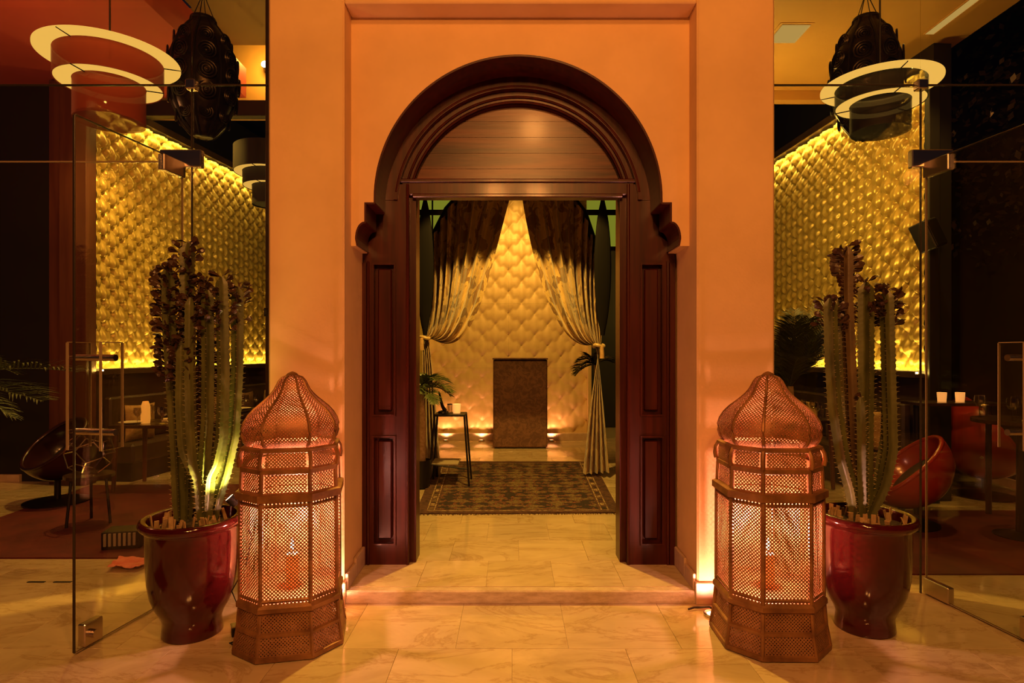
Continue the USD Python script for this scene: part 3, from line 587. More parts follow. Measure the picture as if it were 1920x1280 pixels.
def leaf_mesh(R, L, W, base, d, up):
    """a small spoon shaped leaf with thickness, from base along d"""
    d = np.array(d, float); d /= np.linalg.norm(d); s = np.cross(d, up); s /= np.linalg.norm(s) + 1e-9; n = np.cross(s, d)
    prof = [(0, .12), (.3, .35), (.65, .95), (.85, .9), (1, .25)]
    V = []
    for u, w in prof:
        c = np.array(base) + d * L * u + n * L * .12 * math.sin(PI * u)
        V += [c - s * W * w / 2, c + n * .004 * w, c + s * W * w / 2, c - n * .004 * w]
    m = MB(); V = np.array(V).reshape(len(prof), 4, 3); m.loft(V, True, True); return m
def stem(path, r, seed, teeth=.030):
    """ridged trunk with toothed wings swept along a path; returns mesh, spine mesh and the ridge frames"""
    R = random.Random(seed); p = np.array(path, float)
    seg = np.linalg.norm(np.diff(p, axis=0), axis=1); s = np.r_[0, np.cumsum(seg)]; L = s[-1]; N = max(12, int(L / .0125))
    q = np.stack([np.interp(np.linspace(0, L, N), s, p[:, k]) for k in range(3)], 1)
    for _ in range(6): q[1:-1] = (q[:-2] + 2 * q[1:-1] + q[2:]) / 4
    t = np.gradient(q, axis=0); t /= np.linalg.norm(t, axis=1, keepdims=True)
    a = np.cross(t, [0.15, 1, 0]); a /= np.linalg.norm(a, axis=1, keepdims=True); b = np.cross(t, a)
    n = 16; th = np.arange(n) * 2 * PI / n + R.uniform(0, 2)
    rings, sp, frames = [], MB(), []
    for k in range(N):
        l = k / (N - 1) * L; tp = min(1, (L - l) / .05 + .25) * min(1, .75 + l / .4)
        tooth = .5 + .5 * math.cos(2 * PI * l / teeth)
        ridge = np.array([[.42, .52, 1 + .22 * tooth, .52][i % 4] for i in range(n)]) * r * tp
        ring = q[k] + ridge[:, None] * (np.cos(th)[:, None] * a[k] + np.sin(th)[:, None] * b[k]); rings.append(ring)
        if tooth > .55:
            for i in (2, 6, 10, 14):
                o = (ring[i] - q[k]); o /= np.linalg.norm(o); frames.append((ring[i], o, t[k], l / L))
                for sg in (-.35, .35):
                    d = o + sg * np.cross(o, t[k]) + .25 * t[k]; d /= np.linalg.norm(d); w = .0022
                    c = np.cross(d, t[k]); sp.add([ring[i] - c * w, ring[i] + c * w, ring[i] + t[k] * w, ring[i] + d * .013], [[0, 1, 3], [1, 2, 3], [2, 0, 3]])
    return MB().loft(rings, True, True), sp, frames
def euphorbia(label, origin, stems, big=None, seed=1):
    t = thing('euphorbia_cactus', label, 'cactus', (*origin, 0)); R = random.Random(seed)
    for k, (pts, r, lf0, dens) in enumerate(stems):
        pts = [np.array(q) for q in pts]
        m, sp, fr = stem(pts, r, seed * 50 + k); st = part(t, 'stem', m, cactus_m if R.random() < .7 else cactus_r, smooth=50)
        part(st, 'spines', sp, thorn_m, kind='stuff')
        lm = MB()
        for (b, o, tt, f) in fr:
            if f > lf0 and R.random() < dens * .9:
                d = o + tt * R.uniform(.15, .9) + np.cross(o, tt) * R.uniform(-.6, .6)
                for _ in range(2):
                    d2 = d + np.array([R.uniform(-.3, .3) for q_ in range(3)])
                    lm.add(*leaf_mesh(R, R.uniform(.04, .075), R.uniform(.026, .042), b - o * .004, d2, tt * .4 + np.array([R.uniform(-1, 1), R.uniform(-1, 1), R.uniform(-.6, .6)])).arr())
        if lm.n: part(st, 'leaves', lm, leaf_red, kind='stuff', label='small dark red spoon shaped leaves along the ridges')
        if big == k:
            top = pts[-1]; 
            for i in range(13):
                for sgn in (-1, 1):
                    z = top[2] - .02 - i * .021; Lf = .035 + .045 * math.sin(PI * min(1, (i + 2) / 13)); a = R.uniform(-.7, .7)
                    d = (sgn * math.cos(a), math.sin(a), .35)
                    part(st, 'leaf', leaf_mesh(R, Lf, Lf * .5, (top[0] + sgn * .015, top[1], z), d, (0.1, 1, 0)), leaf_red)
    return t
def S(pxs, Y, ox, dy=0):
    """stem path relative to the plant's foot from readings of the photograph"""
    return [(WX(px, Y) - ox, dy * (.35 + .65 * min(1, i / 2)), WZ(py, Y)) for i, (px, py) in enumerate(pxs)]
Y0 = 3.44; ox = PL[0]
stems = [(S([(346, 975), (345, 800), (341, 600), (343, 452)], Y0, ox, .05), .036, .40, .95),
         (S([(338, 975), (333, 830), (322, 640), (318, 500)], Y0, ox, -.02), .030, .55, .95),
         (S([(330, 972), (324, 800), (303, 660), (296, 515)], Y0, ox, .07), .027, .60, .9),
         (S([(382, 975), (380, 900), (371, 876), (355, 840), (350, 760), (352, 640)], Y0, ox, -.06), .031, .78, .7),
         (S([(384, 975), (383, 895), (378, 872), (372, 800), (370, 700), (371, 560)], Y0, ox, -.08), .030, .80, .7),
         (S([(386, 975), (388, 890), (392, 860), (397, 790), (398, 690), (397, 545)], Y0, ox, -.05), .030, .82, .7),
         (S([(388, 975), (396, 890), (410, 868), (421, 820), (424, 700), (420, 520)], Y0, ox, -.03), .032, .80, .6),
         (S([(396, 975), (404, 930), (414, 890), (430, 820), (437, 700), (438, 535)], Y0, ox, .05), .030, .80, .6),
         (S([(378, 975), (366, 860), (362, 740), (366, 520)], Y0, ox, .10), .030, .55, .9)]
euphorbia('tall columnar euphorbia in the left glazed pot, lit yellow green from its foot', PL, stems, None, 3)
Y0 = 3.5; ox = PR[0]
stems = [(S([(1600, 965), (1592, 920), (1572, 860), (1556, 760), (1550, 660), (1548, 560)], Y0, ox, -.05), .034, .86, .8),
         (S([(1606, 965), (1598, 900), (1588, 800), (1582, 680), (1578, 562)], Y0, ox, .04), .031, .85, .8),
         (S([(1612, 965), (1606, 900), (1600, 820), (1594, 690), (1588, 560), (1588, 462)], Y0, ox, .0), .033, .92, .3),
         (S([(1612, 965), (1605, 880), (1599, 800), (1597, 742)], Y0, ox, -.09), .028, .97, .3),
         (S([(1620, 965), (1619, 860), (1620, 700), (1620, 530)], Y0, ox, -.02), .040, .86, .9),
         (S([(1626, 965), (1650, 905), (1660, 840), (1656, 700), (1652, 545)], Y0, ox, -.05), .034, .86, .9),
         (S([(1628, 965), (1655, 900), (1672, 820), (1676, 690), (1674, 556)], Y0, ox, .05), .032, .86, .9),
         (S([(1616, 965), (1630, 860), (1640, 700), (1638, 552)], Y0, ox, .10), .030, .86, .9)]
euphorbia('tall columnar euphorbia in the right glazed pot, topped by one leafy shoot', PR, stems, 2, 5)
t = thing('pot_spotlight', 'small lit spotlight stuck in the soil of the left glazed pot', 'spotlight', (WX(430, 3.42), 3.42, .66))
part(t, 'head', MB().lathe([(.0, -.06), (.022, -.055), (.028, 0), (.024, .0)], 16).move(Ry(-.7) @ Rx(.2), (0, 0, .10)), iron, smooth=40)
part(t, 'lens', MB().lathe([(0, .001), (.024, .001)], 16).move(Ry(-.7) @ Rx(.2), (0, 0, .10)), spot_m)
part(t, 'spike', MB().tube([(0, 0, -.05), (.008, 0, .06)], .005, 6), iron)
t = thing('power_cable', 'thin black cable hanging down the right side of the left glazed pot', 'cable', (WX(448, 3.3), 3.3, 0))
part(t, 'wire', MB().tube([(-.02, .10, .66), (.035, .08, .55), (.03, .02, .42), (-.02, -.04, .30), (.02, .0, .14), (.05, .04, .012), (.0, .05, .006), (-.05, .0, .006), (.02, -.05, .006), (.10, .0, .006)], .0035, 6), iron, smooth=40)
t = thing('power_box', 'small dark power box on the floor between the left pot and lantern', 'power box', (WX(452, 3.42), 3.42, 0), 30)
part(t, 'case', bx(-.05, .05, -.03, .03, 0, .05, .005), iron); part(t, 'lid', bx(-.052, .052, -.032, .032, .05, .058, .003), chrome)
# floor uplights at the piers
for nm, x, y, lab in (('l', -1.065, 3.72, 'round steel floor uplight at the foot of the left pier'), ('r', 1.20, 3.66, 'round steel floor uplight with cable at the foot of the right pier')):
    t = thing('floor_uplight', lab, 'floor light', (x, y, 0))
    part(t, 'rim', MB().lathe([(.035, .0), (.055, .0), (.055, .012), (.05, .016), (.038, .012)], 28), chrome, smooth=40)
    part(t, 'lens', MB().lathe([(0, .009), (.039, .009)], 24), uplens)
    if nm == 'r': part(t, 'cable', MB().tube([(.05, .02, .01), (.0, .075, .02), (-.09, .08, .014), (-.13, .06, .012)], .006, 6), iron, smooth=40)
    else: part(t, 'glass_cup', MB().lathe([(.048, .014), (.05, .12), (.048, .12), (.046, .018)], 24), wine, smooth=40)

# ------------------------------------------------------------------ hanging lanterns, a drum lamp and two drum lamp reflections built solid
def egg_lantern(label, loc, rot):
    t = thing('hanging_lantern', label, 'hanging lantern', loc, rot)     # origin at the lantern's centre
    H, W = .50, .265
    prof = [(-.97, .28), (-.9, .42), (-.75, .64), (-.5, .86), (-.2, .98), (.1, 1.0), (.4, .92), (.65, .74), (.85, .5), (.93, .38), (1.0, .36)]
    zz = np.linspace(-.97, 1, 30); rr = np.interp(zz, [a for a, b in prof], [b for a, b in prof]) * W
    n = 64; th = np.arange(n) * 2 * PI / n
    part(t, 'body', MB().loft([[(r * (1 + .035 * abs(math.sin(4 * a))) * math.cos(a), r * (1 + .035 * abs(math.sin(4 * a))) * math.sin(a), z * H) for a in th] for r, z in zip(rr, zz)], True, True), black_metal, smooth=50)
    for k in range(8):
        a = k * PI / 4
        part(t, 'rib', MB().tube([(r * 1.02 * math.cos(a), r * 1.02 * math.sin(a), z * H) for r, z in zip(rr, zz)], .013, 6), iron, smooth=40)
        for j, z in enumerate((-.66, -.34, -.02, .30, .60)):
            r = np.interp(z, zz, rr); r2 = np.interp(z + .02, zz, rr); am = a + PI / 8; sl = math.atan2((r2 - r), .02 * H)
            m = MB(); s = .072 * (r / W) ** .9
            for q in (1, .68, .38): m.tube([(math.cos(b) * s * q, math.sin(b) * s * q, .006) for b in np.linspace(0, 2 * PI, 17)], .007, 5, False)
            m.lathe([(0, .014), (s * .18, .010), (s * .2, 0)], 10)
            # local z -> outward
            m.move(Rz(am) @ Ry(PI / 2 - 0) @ np.eye(3)); m.move(None, (r * 1.035 * math.cos(am), r * 1.035 * math.sin(am), z * H))
            part(t, 'rosette', m, black_metal, smooth=50)
    part(t, 'collar', MB().lathe([(.10, H * .98), (.105, H), (.10, H + .02), (.05, H + .02)], 24), iron, smooth=40)
    part(t, 'canopy', MB().lathe([(0, H + .60), (.17, H + .60), (.17, H + .56), (.16, H + .555), (0, H + .555)], 32), brown_paint, smooth=40)
    m = MB()
    for k in range(4): m.tube([(.09 * math.cos(k * PI / 2), .09 * math.sin(k * PI / 2), H + .01), (0, 0, H + .24)], .004, 5)
    m.tube([(0, 0, H + .24), (0, 0, H + .58)], .006, 6); part(t, 'hanging_wires', m, iron)
    return t
egg_lantern('left hanging egg shaped lantern of black metal with coiled rosettes, behind the glass', (WX(381, 5.2), 5.2, WZ(150, 5.2)), 10)
egg_lantern('right hanging egg shaped lantern of black metal, half hidden by a reflected drum lamp', (WX(1624, 5.15), 5.15, WZ(150, 5.15)), 33)
def drum(label, loc, R, hL, hM, hS, shade, glow, up):
    t = thing('drum_lamp', label, 'pendant lamp', loc)     # origin: middle of the largest drum's lower rim
    def ring(r, z0, z1, m, nm): part(t, nm, MB().lathe([(r, z0), (r, z1), (r - .006, z1), (r - .006, z0), (r, z0)], 72), m, smooth=40)
    r1, r2 = R * .755, R * .50
    if hL: ring(R, 0, hL, shade, 'outer_drum')
    part(t, 'glowing_ring', MB().lathe([(R - .008, .004), (r1 + .002, .006)] if hL else [(R, .0), (R, .012), (r1, .012), (r1, .0), (R, 0)], 72), glow, smooth=False)
    ring(r1, -hM, .02, shade, 'middle_drum')
    part(t, 'glowing_ring', MB().lathe([(r1 - .008, -hM + .004), (r2 + .002, -hM + .006)], 72), glow)
    ring(r2, -hM - hS, -hM + .02, shade, 'inner_drum')
    part(t, 'bottom_disc', MB().lathe([(0, -hM - hS + .01), (r2 - .006, -hM - hS + .01)], 48), shade)
    m = MB()
    for k in range(3):
        a = k * 2 * PI / 3 + .4; m.tube([(R * math.cos(a), R * math.sin(a), .0), (r1 * math.cos(a), r1 * math.sin(a), -.004)], .004, 5); m.tube([(r1 * math.cos(a), r1 * math.sin(a), -hM), (r2 * math.cos(a), r2 * math.sin(a), -hM)], .004, 5)
    part(t, 'spokes', m, iron); part(t, 'drop_wire', MB().tube([(0, 0, 0), (0, 0, up)], .006, 6), iron)
    return t
drum('glass reflection of a red three tier drum lamp, built solid, at the upper left', (WX(206, 4.5), 4.5, WZ(112, 4.5)), .46, 0, .19, .27, reflected_shade_red, reflected_glow, 4.80 - WZ(112, 4.5))  # lamp reflection in the glazing, modelled as a hanging lamp
drum('glass reflection of a black ringed drum lamp, built solid before the right hanging lantern', (WX(1650, 4.4), 4.4, WZ(162, 4.4)), .385, 0, .13, .20, reflected_shade_dark, reflected_glow, 4.80 - WZ(162, 4.4))  # mirrored lamp modelled solid, sheer so the lantern shows through
drum('black drum lamp of three tiers beside the left pier, partly behind it', (WX(507, 7.0), 7.0, WZ(326, 7.0)), .39, .28, .15, .21, shade_blk, reflected_glow2, 5.2 - WZ(326, 7.0))

# ------------------------------------------------------------------ hall: drapes, rug, stand, side table, palms
YC = 7.3
def C(px, py): return np.array([WX(px, YC), WZ(py, YC)])
def drape(name, label, top, c1a, c1b, c2a, c2b, tie, bot, sgn, seed):
    t = thing(name, label, 'curtain'); R = np.random.RandomState(seed)
    top = np.array([C(*q) for q in top]); s = np.r_[0, np.cumsum(np.linalg.norm(np.diff(top, axis=0), axis=1))]; s /= s[-1]
    nu, nv = 110, 60; U = np.linspace(0, 1, nu); V = np.linspace(0, 1, nv)
    ph = np.cumsum(.55 + .9 * R.rand(nu)) / nu * 2 * PI * 9
    P = np.zeros((nv, nu, 3)); c1a, c1b, c2a, c2b, tie = map(lambda q: C(*q), (c1a, c1b, c2a, c2b, tie))
    for k, u in enumerate(U):
        T0 = np.array([np.interp(u, s, top[:, 0]), np.interp(u, s, top[:, 1])]); e = u ** .75
        pts = bez([T0, c1a + (c1b - c1a) * e + .5 * (T0 - top[0]) * (1 - u) * .2, c2a + (c2b - c2a) * e, tie + np.array([sgn * .05 * (u - .5), .06 * (.5 - u)])], nv)
        amp = .075 * (1 - .75 * V ** 2) * (.6 + .4 * np.sin(3 * u + V))
        P[:, k, 0], P[:, k, 2] = pts[:, 0], pts[:, 1]; P[:, k, 1] = YC - amp * (np.sin(ph[k]) + .35 * np.sin(2.3 * ph[k] + 3 * V)) - .10 * np.sin(PI * V) * (1 - u)
    X, Z = P[..., 0], P[..., 2]; uv = np.stack([np.broadcast_to(U * 2.0, (nv, nu)), Z], -1).reshape(-1, 2)
    i, j = np.meshgrid(np.arange(nv - 1), np.arange(nu - 1), indexing='ij'); a = i * nu + j
    F = np.stack([a, a + 1, a + nu + 1, a + nu], -1).reshape(-1, 4)
    up = part(t, 'upper_cloth', (P.reshape(-1, 3), F), curtain_m, smooth=True, uv=uv)
    nv2, nu2 = 40, 70; P2 = np.zeros((nv2, nu2, 3)); b0, b1 = C(*bot[0]), C(*bot[1])
    for k, u in enumerate(np.linspace(0, 1, nu2)):
        v = np.linspace(0, 1, nv2); w0 = tie + np.array([.07 * (u - .5), -.01]); w1 = b0 + (b1 - b0) * u
        P2[:, k, 0] = w0[0] + (w1[0] - w0[0]) * v ** .7; P2[:, k, 2] = w0[1] + (w1[1] - w0[1]) * v
        P2[:, k, 1] = YC + .02 - (.025 + .05 * v) * np.sin(2 * PI * 4.5 * u + .6 * v)
    uv2 = np.stack([np.broadcast_to(np.linspace(0, 2, nu2), (nv2, nu2)), P2[..., 2]], -1).reshape(-1, 2)
    i, j = np.meshgrid(np.arange(nv2 - 1), np.arange(nu2 - 1), indexing='ij'); a = i * nu2 + j
    F2 = np.stack([a, a + 1, a + nu2 + 1, a + nu2], -1).reshape(-1, 4)
    part(t, 'lower_cloth', (P2.reshape(-1, 3), F2), curtain_m, smooth=True, uv=uv2)
    part(t, 'tie_band', MB().tube([(tie[0] + .06 * math.cos(q), YC + .06 * math.sin(q) - .01, tie[1] + .01 * math.sin(2 * q)) for q in np.linspace(0, 2 * PI, 25)], .022, 8), curtain_m, smooth=40)
    part(t, 'tassel', MB().lathe([(.0, .03), (.022, .02), (.026, -.02), (.03, -.12), (0, -.12)], 12, (tie[0] + .03 * sgn, YC - .09, tie[1] - .03)), cushion_g, smooth=40)
    ring = bez([(*top[-1][:1], YC + .05, top[-1][1] - .0), (top[-1][0], YC + .05, top[-1][1] + .6), (top[-2][0], YC + .05, top[1][1] + .0), (top[0][0] + sgn * .0, YC + .05, top[0][1] + .06)], 30)
    part(t, 'arched_rail', MB().tube([(x, YC + .06, z + .03) for x, z in top], .045, 8), iron, smooth=40)
drape('curtain', 'left gold damask curtain tied back beside the palm in the hall', [(958, 366), (905, 358), (862, 368), (838, 395), (815, 440), (800, 510)], (915, 520), (797, 560), (893, 700), (793, 605), (797, 633), [(792, 893), (826, 900)], -1, 3)
drape('curtain', 'right gold damask curtain tied back by the right jamb in the hall', [(978, 366), (1035, 360), (1075, 375), (1095, 400), (1112, 450), (1124, 520)], (1000, 520), (1127, 560), (1048, 675), (1130, 620), (1122, 648), [(1142, 885), (1094, 888)], 1, 8)

t = thing('patterned_rug', 'dark fringed oriental rug on the hall floor in front of the brown stand', 'rug', (0, 0, .08))
def rugx(px, py): y = 1150 * 1.49 / (py - 660); return (WX(px, y), y)
q = [rugx(779, 964), rugx(1163, 962), rugx(1112, 866), rugx(818, 866)]
def quad(q, z0, z1, nx=40, ny=40, wav=.004):
    q = np.array(q); u, v = np.meshgrid(np.linspace(0, 1, nx), np.linspace(0, 1, ny)); 
    P = (q[0] * ((1 - u) * (1 - v))[..., None] + q[1] * (u * (1 - v))[..., None] + q[2] * (u * v)[..., None] + q[3] * ((1 - u) * v)[..., None])
    z = z1 + wav * meshkit.noise(np.stack([P[..., 0] * 5, P[..., 1] * 5, 0 * u], -1))
    V = np.stack([P[..., 0], P[..., 1], z], -1); bot = V.copy(); bot[..., 2] = z0
    i, j = np.meshgrid(np.arange(ny - 1), np.arange(nx - 1), indexing='ij'); a = i * nx + j; n = nx * ny
    F = np.stack([a, a + 1, a + nx + 1, a + nx], -1).reshape(-1, 4); side = []
    for e in (np.arange(nx), np.arange(nx) + (ny - 1) * nx, np.arange(ny) * nx, np.arange(ny) * nx + nx - 1):
        side.append(np.stack([e[:-1], e[1:], e[1:] + n, e[:-1] + n], 1))
    return np.vstack([V.reshape(-1, 3), bot.reshape(-1, 3)]), np.vstack([F] + side), np.vstack([V[..., :2].reshape(-1, 2)] * 2)
def sub(q, u0, u1, v0, v1):
    q = np.array(q); f = lambda u, v: q[0] * (1 - u) * (1 - v) + q[1] * u * (1 - v) + q[2] * u * v + q[3] * (1 - u) * v
    return [f(u0, v0), f(u1, v0), f(u1, v1), f(u0, v1)]
v, f, uv = quad(sub(q, .10, .90, .045, .955), 0, .010); part(t, 'field', (v, f), rug_m, uv=uv)
for r_ in ((0, 1, 0, .045), (0, 1, .955, 1), (0, .10, .045, .955), (.90, 1, .045, .955)):
    v, f, uv = quad(sub(q, *r_), 0, .0095, 30, 30); part(t, 'border', (v, f), rug_border)
for r_ in ((.050, .056, .03, .97), (.084, .090, .03, .97), (.910, .916, .03, .97), (.944, .950, .03, .97), (.05, .95, .024, .032)):
    v, f, uv = quad(sub(q, *r_), .002, .0112, 6, 30); part(t, 'border_line', (v, f), rug_line)
k = 0
for u0 in (.058, .918):
    for e in range(16):
        v, f, uv = quad(sub(q, u0 + .002, u0 + .022, .04 + e * .0575, .075 + e * .0575), .002, .0115, 4, 4); part(t, 'border_motif', (v, f), rug_line if e % 2 else rug_m, uv=uv)
m = MB(); R = random.Random(2)
for e0, e1, dy in ((q[0], q[1], -1), ):
    for k in range(150):
        a = np.array(e0) + (np.array(e1) - np.array(e0)) * (k + R.random() * .6) / 150; m.tube([(a[0], a[1], .006), (a[0] + R.uniform(-.015, .015), a[1] + dy * R.uniform(.025, .05), .003)], .0025, 4)
part(t, 'fringe', m, rug_border, kind='stuff')

t = thing('host_stand', 'tall brown fabric covered host stand in front of the gold hall wall', 'host stand', (WX(975.5, 9.46), 9.46, .08))
part(t, 'body', bx(-.415, .415, 0, .42, .02, 1.375, .015), podium_m); part(t, 'top', bx(-.428, .428, -.012, .432, 1.375, 1.40, .008), podium_m)
part(t, 'plinth', bx(-.39, .39, .02, .40, 0, .02, .003), iron)
for x in (-.412, .412): part(t, 'edge_piping', MB().tube([(x, .002, .03), (x, .002, 1.37)], .008, 6), podium_m, smooth=40)

tx, ty = WX(845, 6.95), 6.95
t = thing('side_table', 'slim black metal side table beside the left curtain', 'side table', (tx, ty, .08))
m = .165; part(t, 'table_top', bx(-m - .01, m + .01, -.15, .15, .775, .80, .005), iron)
for i, (x, y) in enumerate(((-m, -.14), (m, -.14), (-m, .14), (m, .14))): part(t, 'leg', MB().tube([(x, y, .785), (x * 1.35, y * 1.35, 0)], .011, 8), iron, smooth=40)
part(t, 'lower_shelf', bx(-.20, .10, -.17, .17, .24, .26, .004), wicker); part(t, 'shelf_rail', MB().tube([(-.21, -.175, .25), (.21, -.175, .2)], .008, 6), iron)
def tealight(label, loc, s=1, mat=None, group=None):
    t = thing('tealight', label, 'candle', loc, group=group, scale=s)
    part(t, 'glass_cup', MB().lathe([(0, 0), (.036, .0), (.042, .09), (.038, .09), (.033, .008), (0, .008)], 20), mat or candle_glass, smooth=40)
    part(t, 'flame', MB().lathe([(0, .03), (.007, .042), (.004, .062), (0, .072)], 8), flame_m); return t
tealight('bright tealight in a frosted glass on the slim black side table', (tx + .07, ty - .02, .882), 1.15)
t = thing('horn_figure', 'slim black curved figure standing on the side table', 'figure', (tx - .085, ty, .882))
part(t, 'base', MB().lathe([(0, 0), (.06, 0), (.055, .02), (.02, .03), (0, .03)], 16), iron, smooth=40); part(t, 'curved_body', MB().tube(bez([(.03, 0, .02), (-.03, 0, .08), (-.02, 0, .16), (-.05, 0, .24)], 14), np.linspace(.022, .009, 14), 8), iron, smooth=40)
t = thing('side_table_jar', 'small clear jar beside the tealight on the side table', 'jar', (tx - .015, ty + .05, .882))
part(t, 'jar_body', MB().lathe([(0, 0), (.025, 0), (.028, .09), (.024, .09), (.022, .006), (0, .006)], 16), wine, smooth=40); part(t, 'lid', MB().lathe([(0, .10), (.029, .10), (.029, .09), (0, .09)], 16), iron)

for px, z0, z1, lab in ((797, 1.75, 3.22, 'left'), (1130, 1.75, 3.22, 'right')):
    t = thing('black_shield', f'tall slim pointed black shield hanging in the hall behind the {lab} jamb', 'ornament', (WX(px, 6.6), 6.6, z0))
    zz = np.linspace(0, z1 - z0, 24); w = .092 * np.sin(PI * np.clip(zz / (z1 - z0), .02, .985)) ** .55
    part(t, 'blade', MB().loft([[(a * math.cos(b), .018 * math.sin(b), z) for b in np.linspace(0, 2 * PI, 13)[:-1]] for a, z in zip(w, zz)], True, True), shield_black, smooth=50)
    part(t, 'cord', MB().tube([(0, 0, z1 - z0 - .02), (0, 0, 4.62 - z0)], .005, 5), iron)
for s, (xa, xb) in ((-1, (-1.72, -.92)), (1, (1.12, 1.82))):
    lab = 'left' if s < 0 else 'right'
    t = thing('transom_window', f'added green glow panel with black bars at the top {lab} of the hall', 'window', (0, 9.2, 0))
    gl = emitter('green_glow_' + lab, (.22, .23, .018), .8)  # emission stands in for green light on the hall wall
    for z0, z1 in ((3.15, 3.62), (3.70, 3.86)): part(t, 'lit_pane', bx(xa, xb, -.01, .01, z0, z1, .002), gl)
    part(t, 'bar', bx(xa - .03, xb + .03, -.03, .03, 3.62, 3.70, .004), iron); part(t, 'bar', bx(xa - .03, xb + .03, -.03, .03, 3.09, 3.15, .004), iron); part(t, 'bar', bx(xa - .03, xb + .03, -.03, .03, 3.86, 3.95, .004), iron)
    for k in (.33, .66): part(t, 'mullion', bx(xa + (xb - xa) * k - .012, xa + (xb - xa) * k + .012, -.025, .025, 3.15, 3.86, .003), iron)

def frond(base, d, L, droop, W, n, R, seed_w=.008, dens=34, fold=.5):
    """palm frond: an arching midrib with thin leaflets on both sides"""
    d = np.array(d, float); h = np.array([d[0], d[1], 0]); h /= np.linalg.norm(h) + 1e-9
    d /= np.linalg.norm(d); P = bez([base, np.array(base) + d * L * .5, np.array(base) + d * L * .62 + h * L * .38 + np.array([0, 0, -droop * L])], 24)
    m = MB().tube(P, np.linspace(.008, .002, 24), 5)
    t = np.gradient(P, axis=0); t /= np.linalg.norm(t, axis=1, keepdims=True)
    for k in range(dens):
        f = .12 + .88 * k / dens; i = f * 23; a = int(i); p = P[a] + (P[min(a + 1, 23)] - P[a]) * (i - a); tt = t[a]
        sd = np.cross(tt, [0, 0, 1]); sd /= np.linalg.norm(sd) + 1e-9; up = np.cross(sd, tt)
        ll = W * math.sin(PI * min(1, .18 + .8 * f)) ** .6 * R.uniform(.85, 1.1)
        for s in (-1, 1):
            dd = s * sd * .75 + tt * .75 + up * fold * R.uniform(.2, .8); dd /= np.linalg.norm(dd); w = np.cross(dd, up); w /= np.linalg.norm(w)
            e1 = p + dd * ll * .55; e2 = p + dd * ll + np.array([0, 0, -.16 * ll]); 
            V = [p - w * seed_w * .5, p + w * seed_w * .5, e1 + w * seed_w, e1 - w * seed_w, e2]
            V2 = [x - up * .0015 for x in V]
            m.add(V + V2, [[0, 1, 2], [0, 2, 3], [3, 2, 4], [5, 7, 6], [5, 8, 7], [8, 9, 7]])
    return m
def palm(label, loc, h, fr, mat, seed, potr=.2, poth=.4, seed_w=.008):
    t = thing('potted_palm', label, 'palm', loc); R = random.Random(seed)
    part(t, 'pot', MB().lathe([(0, 0), (potr * .75, 0), (potr, poth), (potr * .92, poth), (potr * .85, poth - .05), (0, poth - .05)], 28), iron, smooth=40)
    part(t, 'trunk', MB().tube([(0, 0, poth - .06), (.015, 0, (poth + h) / 2), (0, 0, h)], [.05, .04, .03], 10), bark, smooth=40)
    for (az, el, L, dr, W) in fr:
        d = (math.cos(az) * math.cos(el), math.sin(az) * math.cos(el), math.sin(el))
        part(t, 'frond', frond((0, 0, h), d, L, dr, W, 0, R, seed_w), mat)
    return t
palm('potted palm beside the left curtain in the hall', (WX(790, 6.72), 6.72, .093), 1.06, [(.2, 1.0, .45, .35, .20), (-.3, .7, .42, .45, .20), (-.7, 1.2, .40, .3, .18), (-1.6, .8, .35, .5, .18), (2.8, .9, .4, .4, .2), (.6, .5, .40, .5, .18), (-1.0, .3, .35, .55, .16), (2.2, 1.2, .4, .3, .18)], palm_m, 4, .11, .30, .007)
palm('potted palm half hidden behind the right curtain in the hall', (WX(1118, 8.2), 8.2, .08), 1.32, [(3.0, .9, .35, .4, .2), (-2.7, .5, .35, .5, .2), (-2.2, 1.1, .35, .3, .2), (.2, .8, .3, .4, .2), (-2.9, .1, .3, .5, .2)], palm_d, 5, .12, .3, .008)
R = random.Random(12)
palm('big dark potted palm between the right pier and the right cactus', (WX(1482, 6.3), 6.3, 0), 1.22, [(R.uniform(0, 2 * PI), R.uniform(.6, 1.45), R.uniform(.85, 1.2), R.uniform(-.3, .12), .32) for _ in range(24)], palm_d, 6, .2, .42, .006)
palm('potted palm at the far left reaching one feathery frond into view', (-5.05, 5.2, 0), 1.28, [(-.08, .30, 1.5, .10, .46), (-.12, .10, 1.2, .16, .40), (.9, .9, .9, .4, .34), (2.2, .8, 1.0, .4, .34), (-1.4, .9, .9, .4, .34), (3.6, .7, 1.0, .4, .34), (.25, .15, .72, .5, .28)], palm_m, 7, .22, .45, .0075)

# ------------------------------------------------------------------ dining bays
t = thing('red_carpet', 'dark red carpet on the floor of the left bay', 'carpet')
v, f, uv = quad([(-4.75, 4.66), (-1.9, 4.66), (-1.9, 7.3), (-4.95, 7.2)], 0, .010, 40, 40, .003); part(t, 'pile', (v, f), rug_red)
t = thing('red_carpet', 'dark red carpet on the floor of the right bay under the tub chairs', 'carpet')
v, f, uv = quad([(2.62, 4.32), (5.70, 4.32), (5.70, 6.05), (2.62, 6.05)], 0, .010, 40, 40, .003); part(t, 'pile', (v, f), rug_red)
t = thing('red_rug', 'ragged corner of a dark red rug on the marble at the lower left corner', 'rug', (0, 0, 0))
qq = [(-2.95, 2.35), (-2.28, 2.60), (-2.36, 2.87), (-2.95, 3.06)]
v, f, uv = quad(qq, 0, .012, 30, 30, .008); v[:, :2] += .03 * (meshkit.noise(np.stack([v[:, 0] * 14, v[:, 1] * 14, 0 * v[:, 0]], -1)) - .5)[:, None]; part(t, 'pile', (v, f), rug_red)
m = MB(); R = random.Random(4)
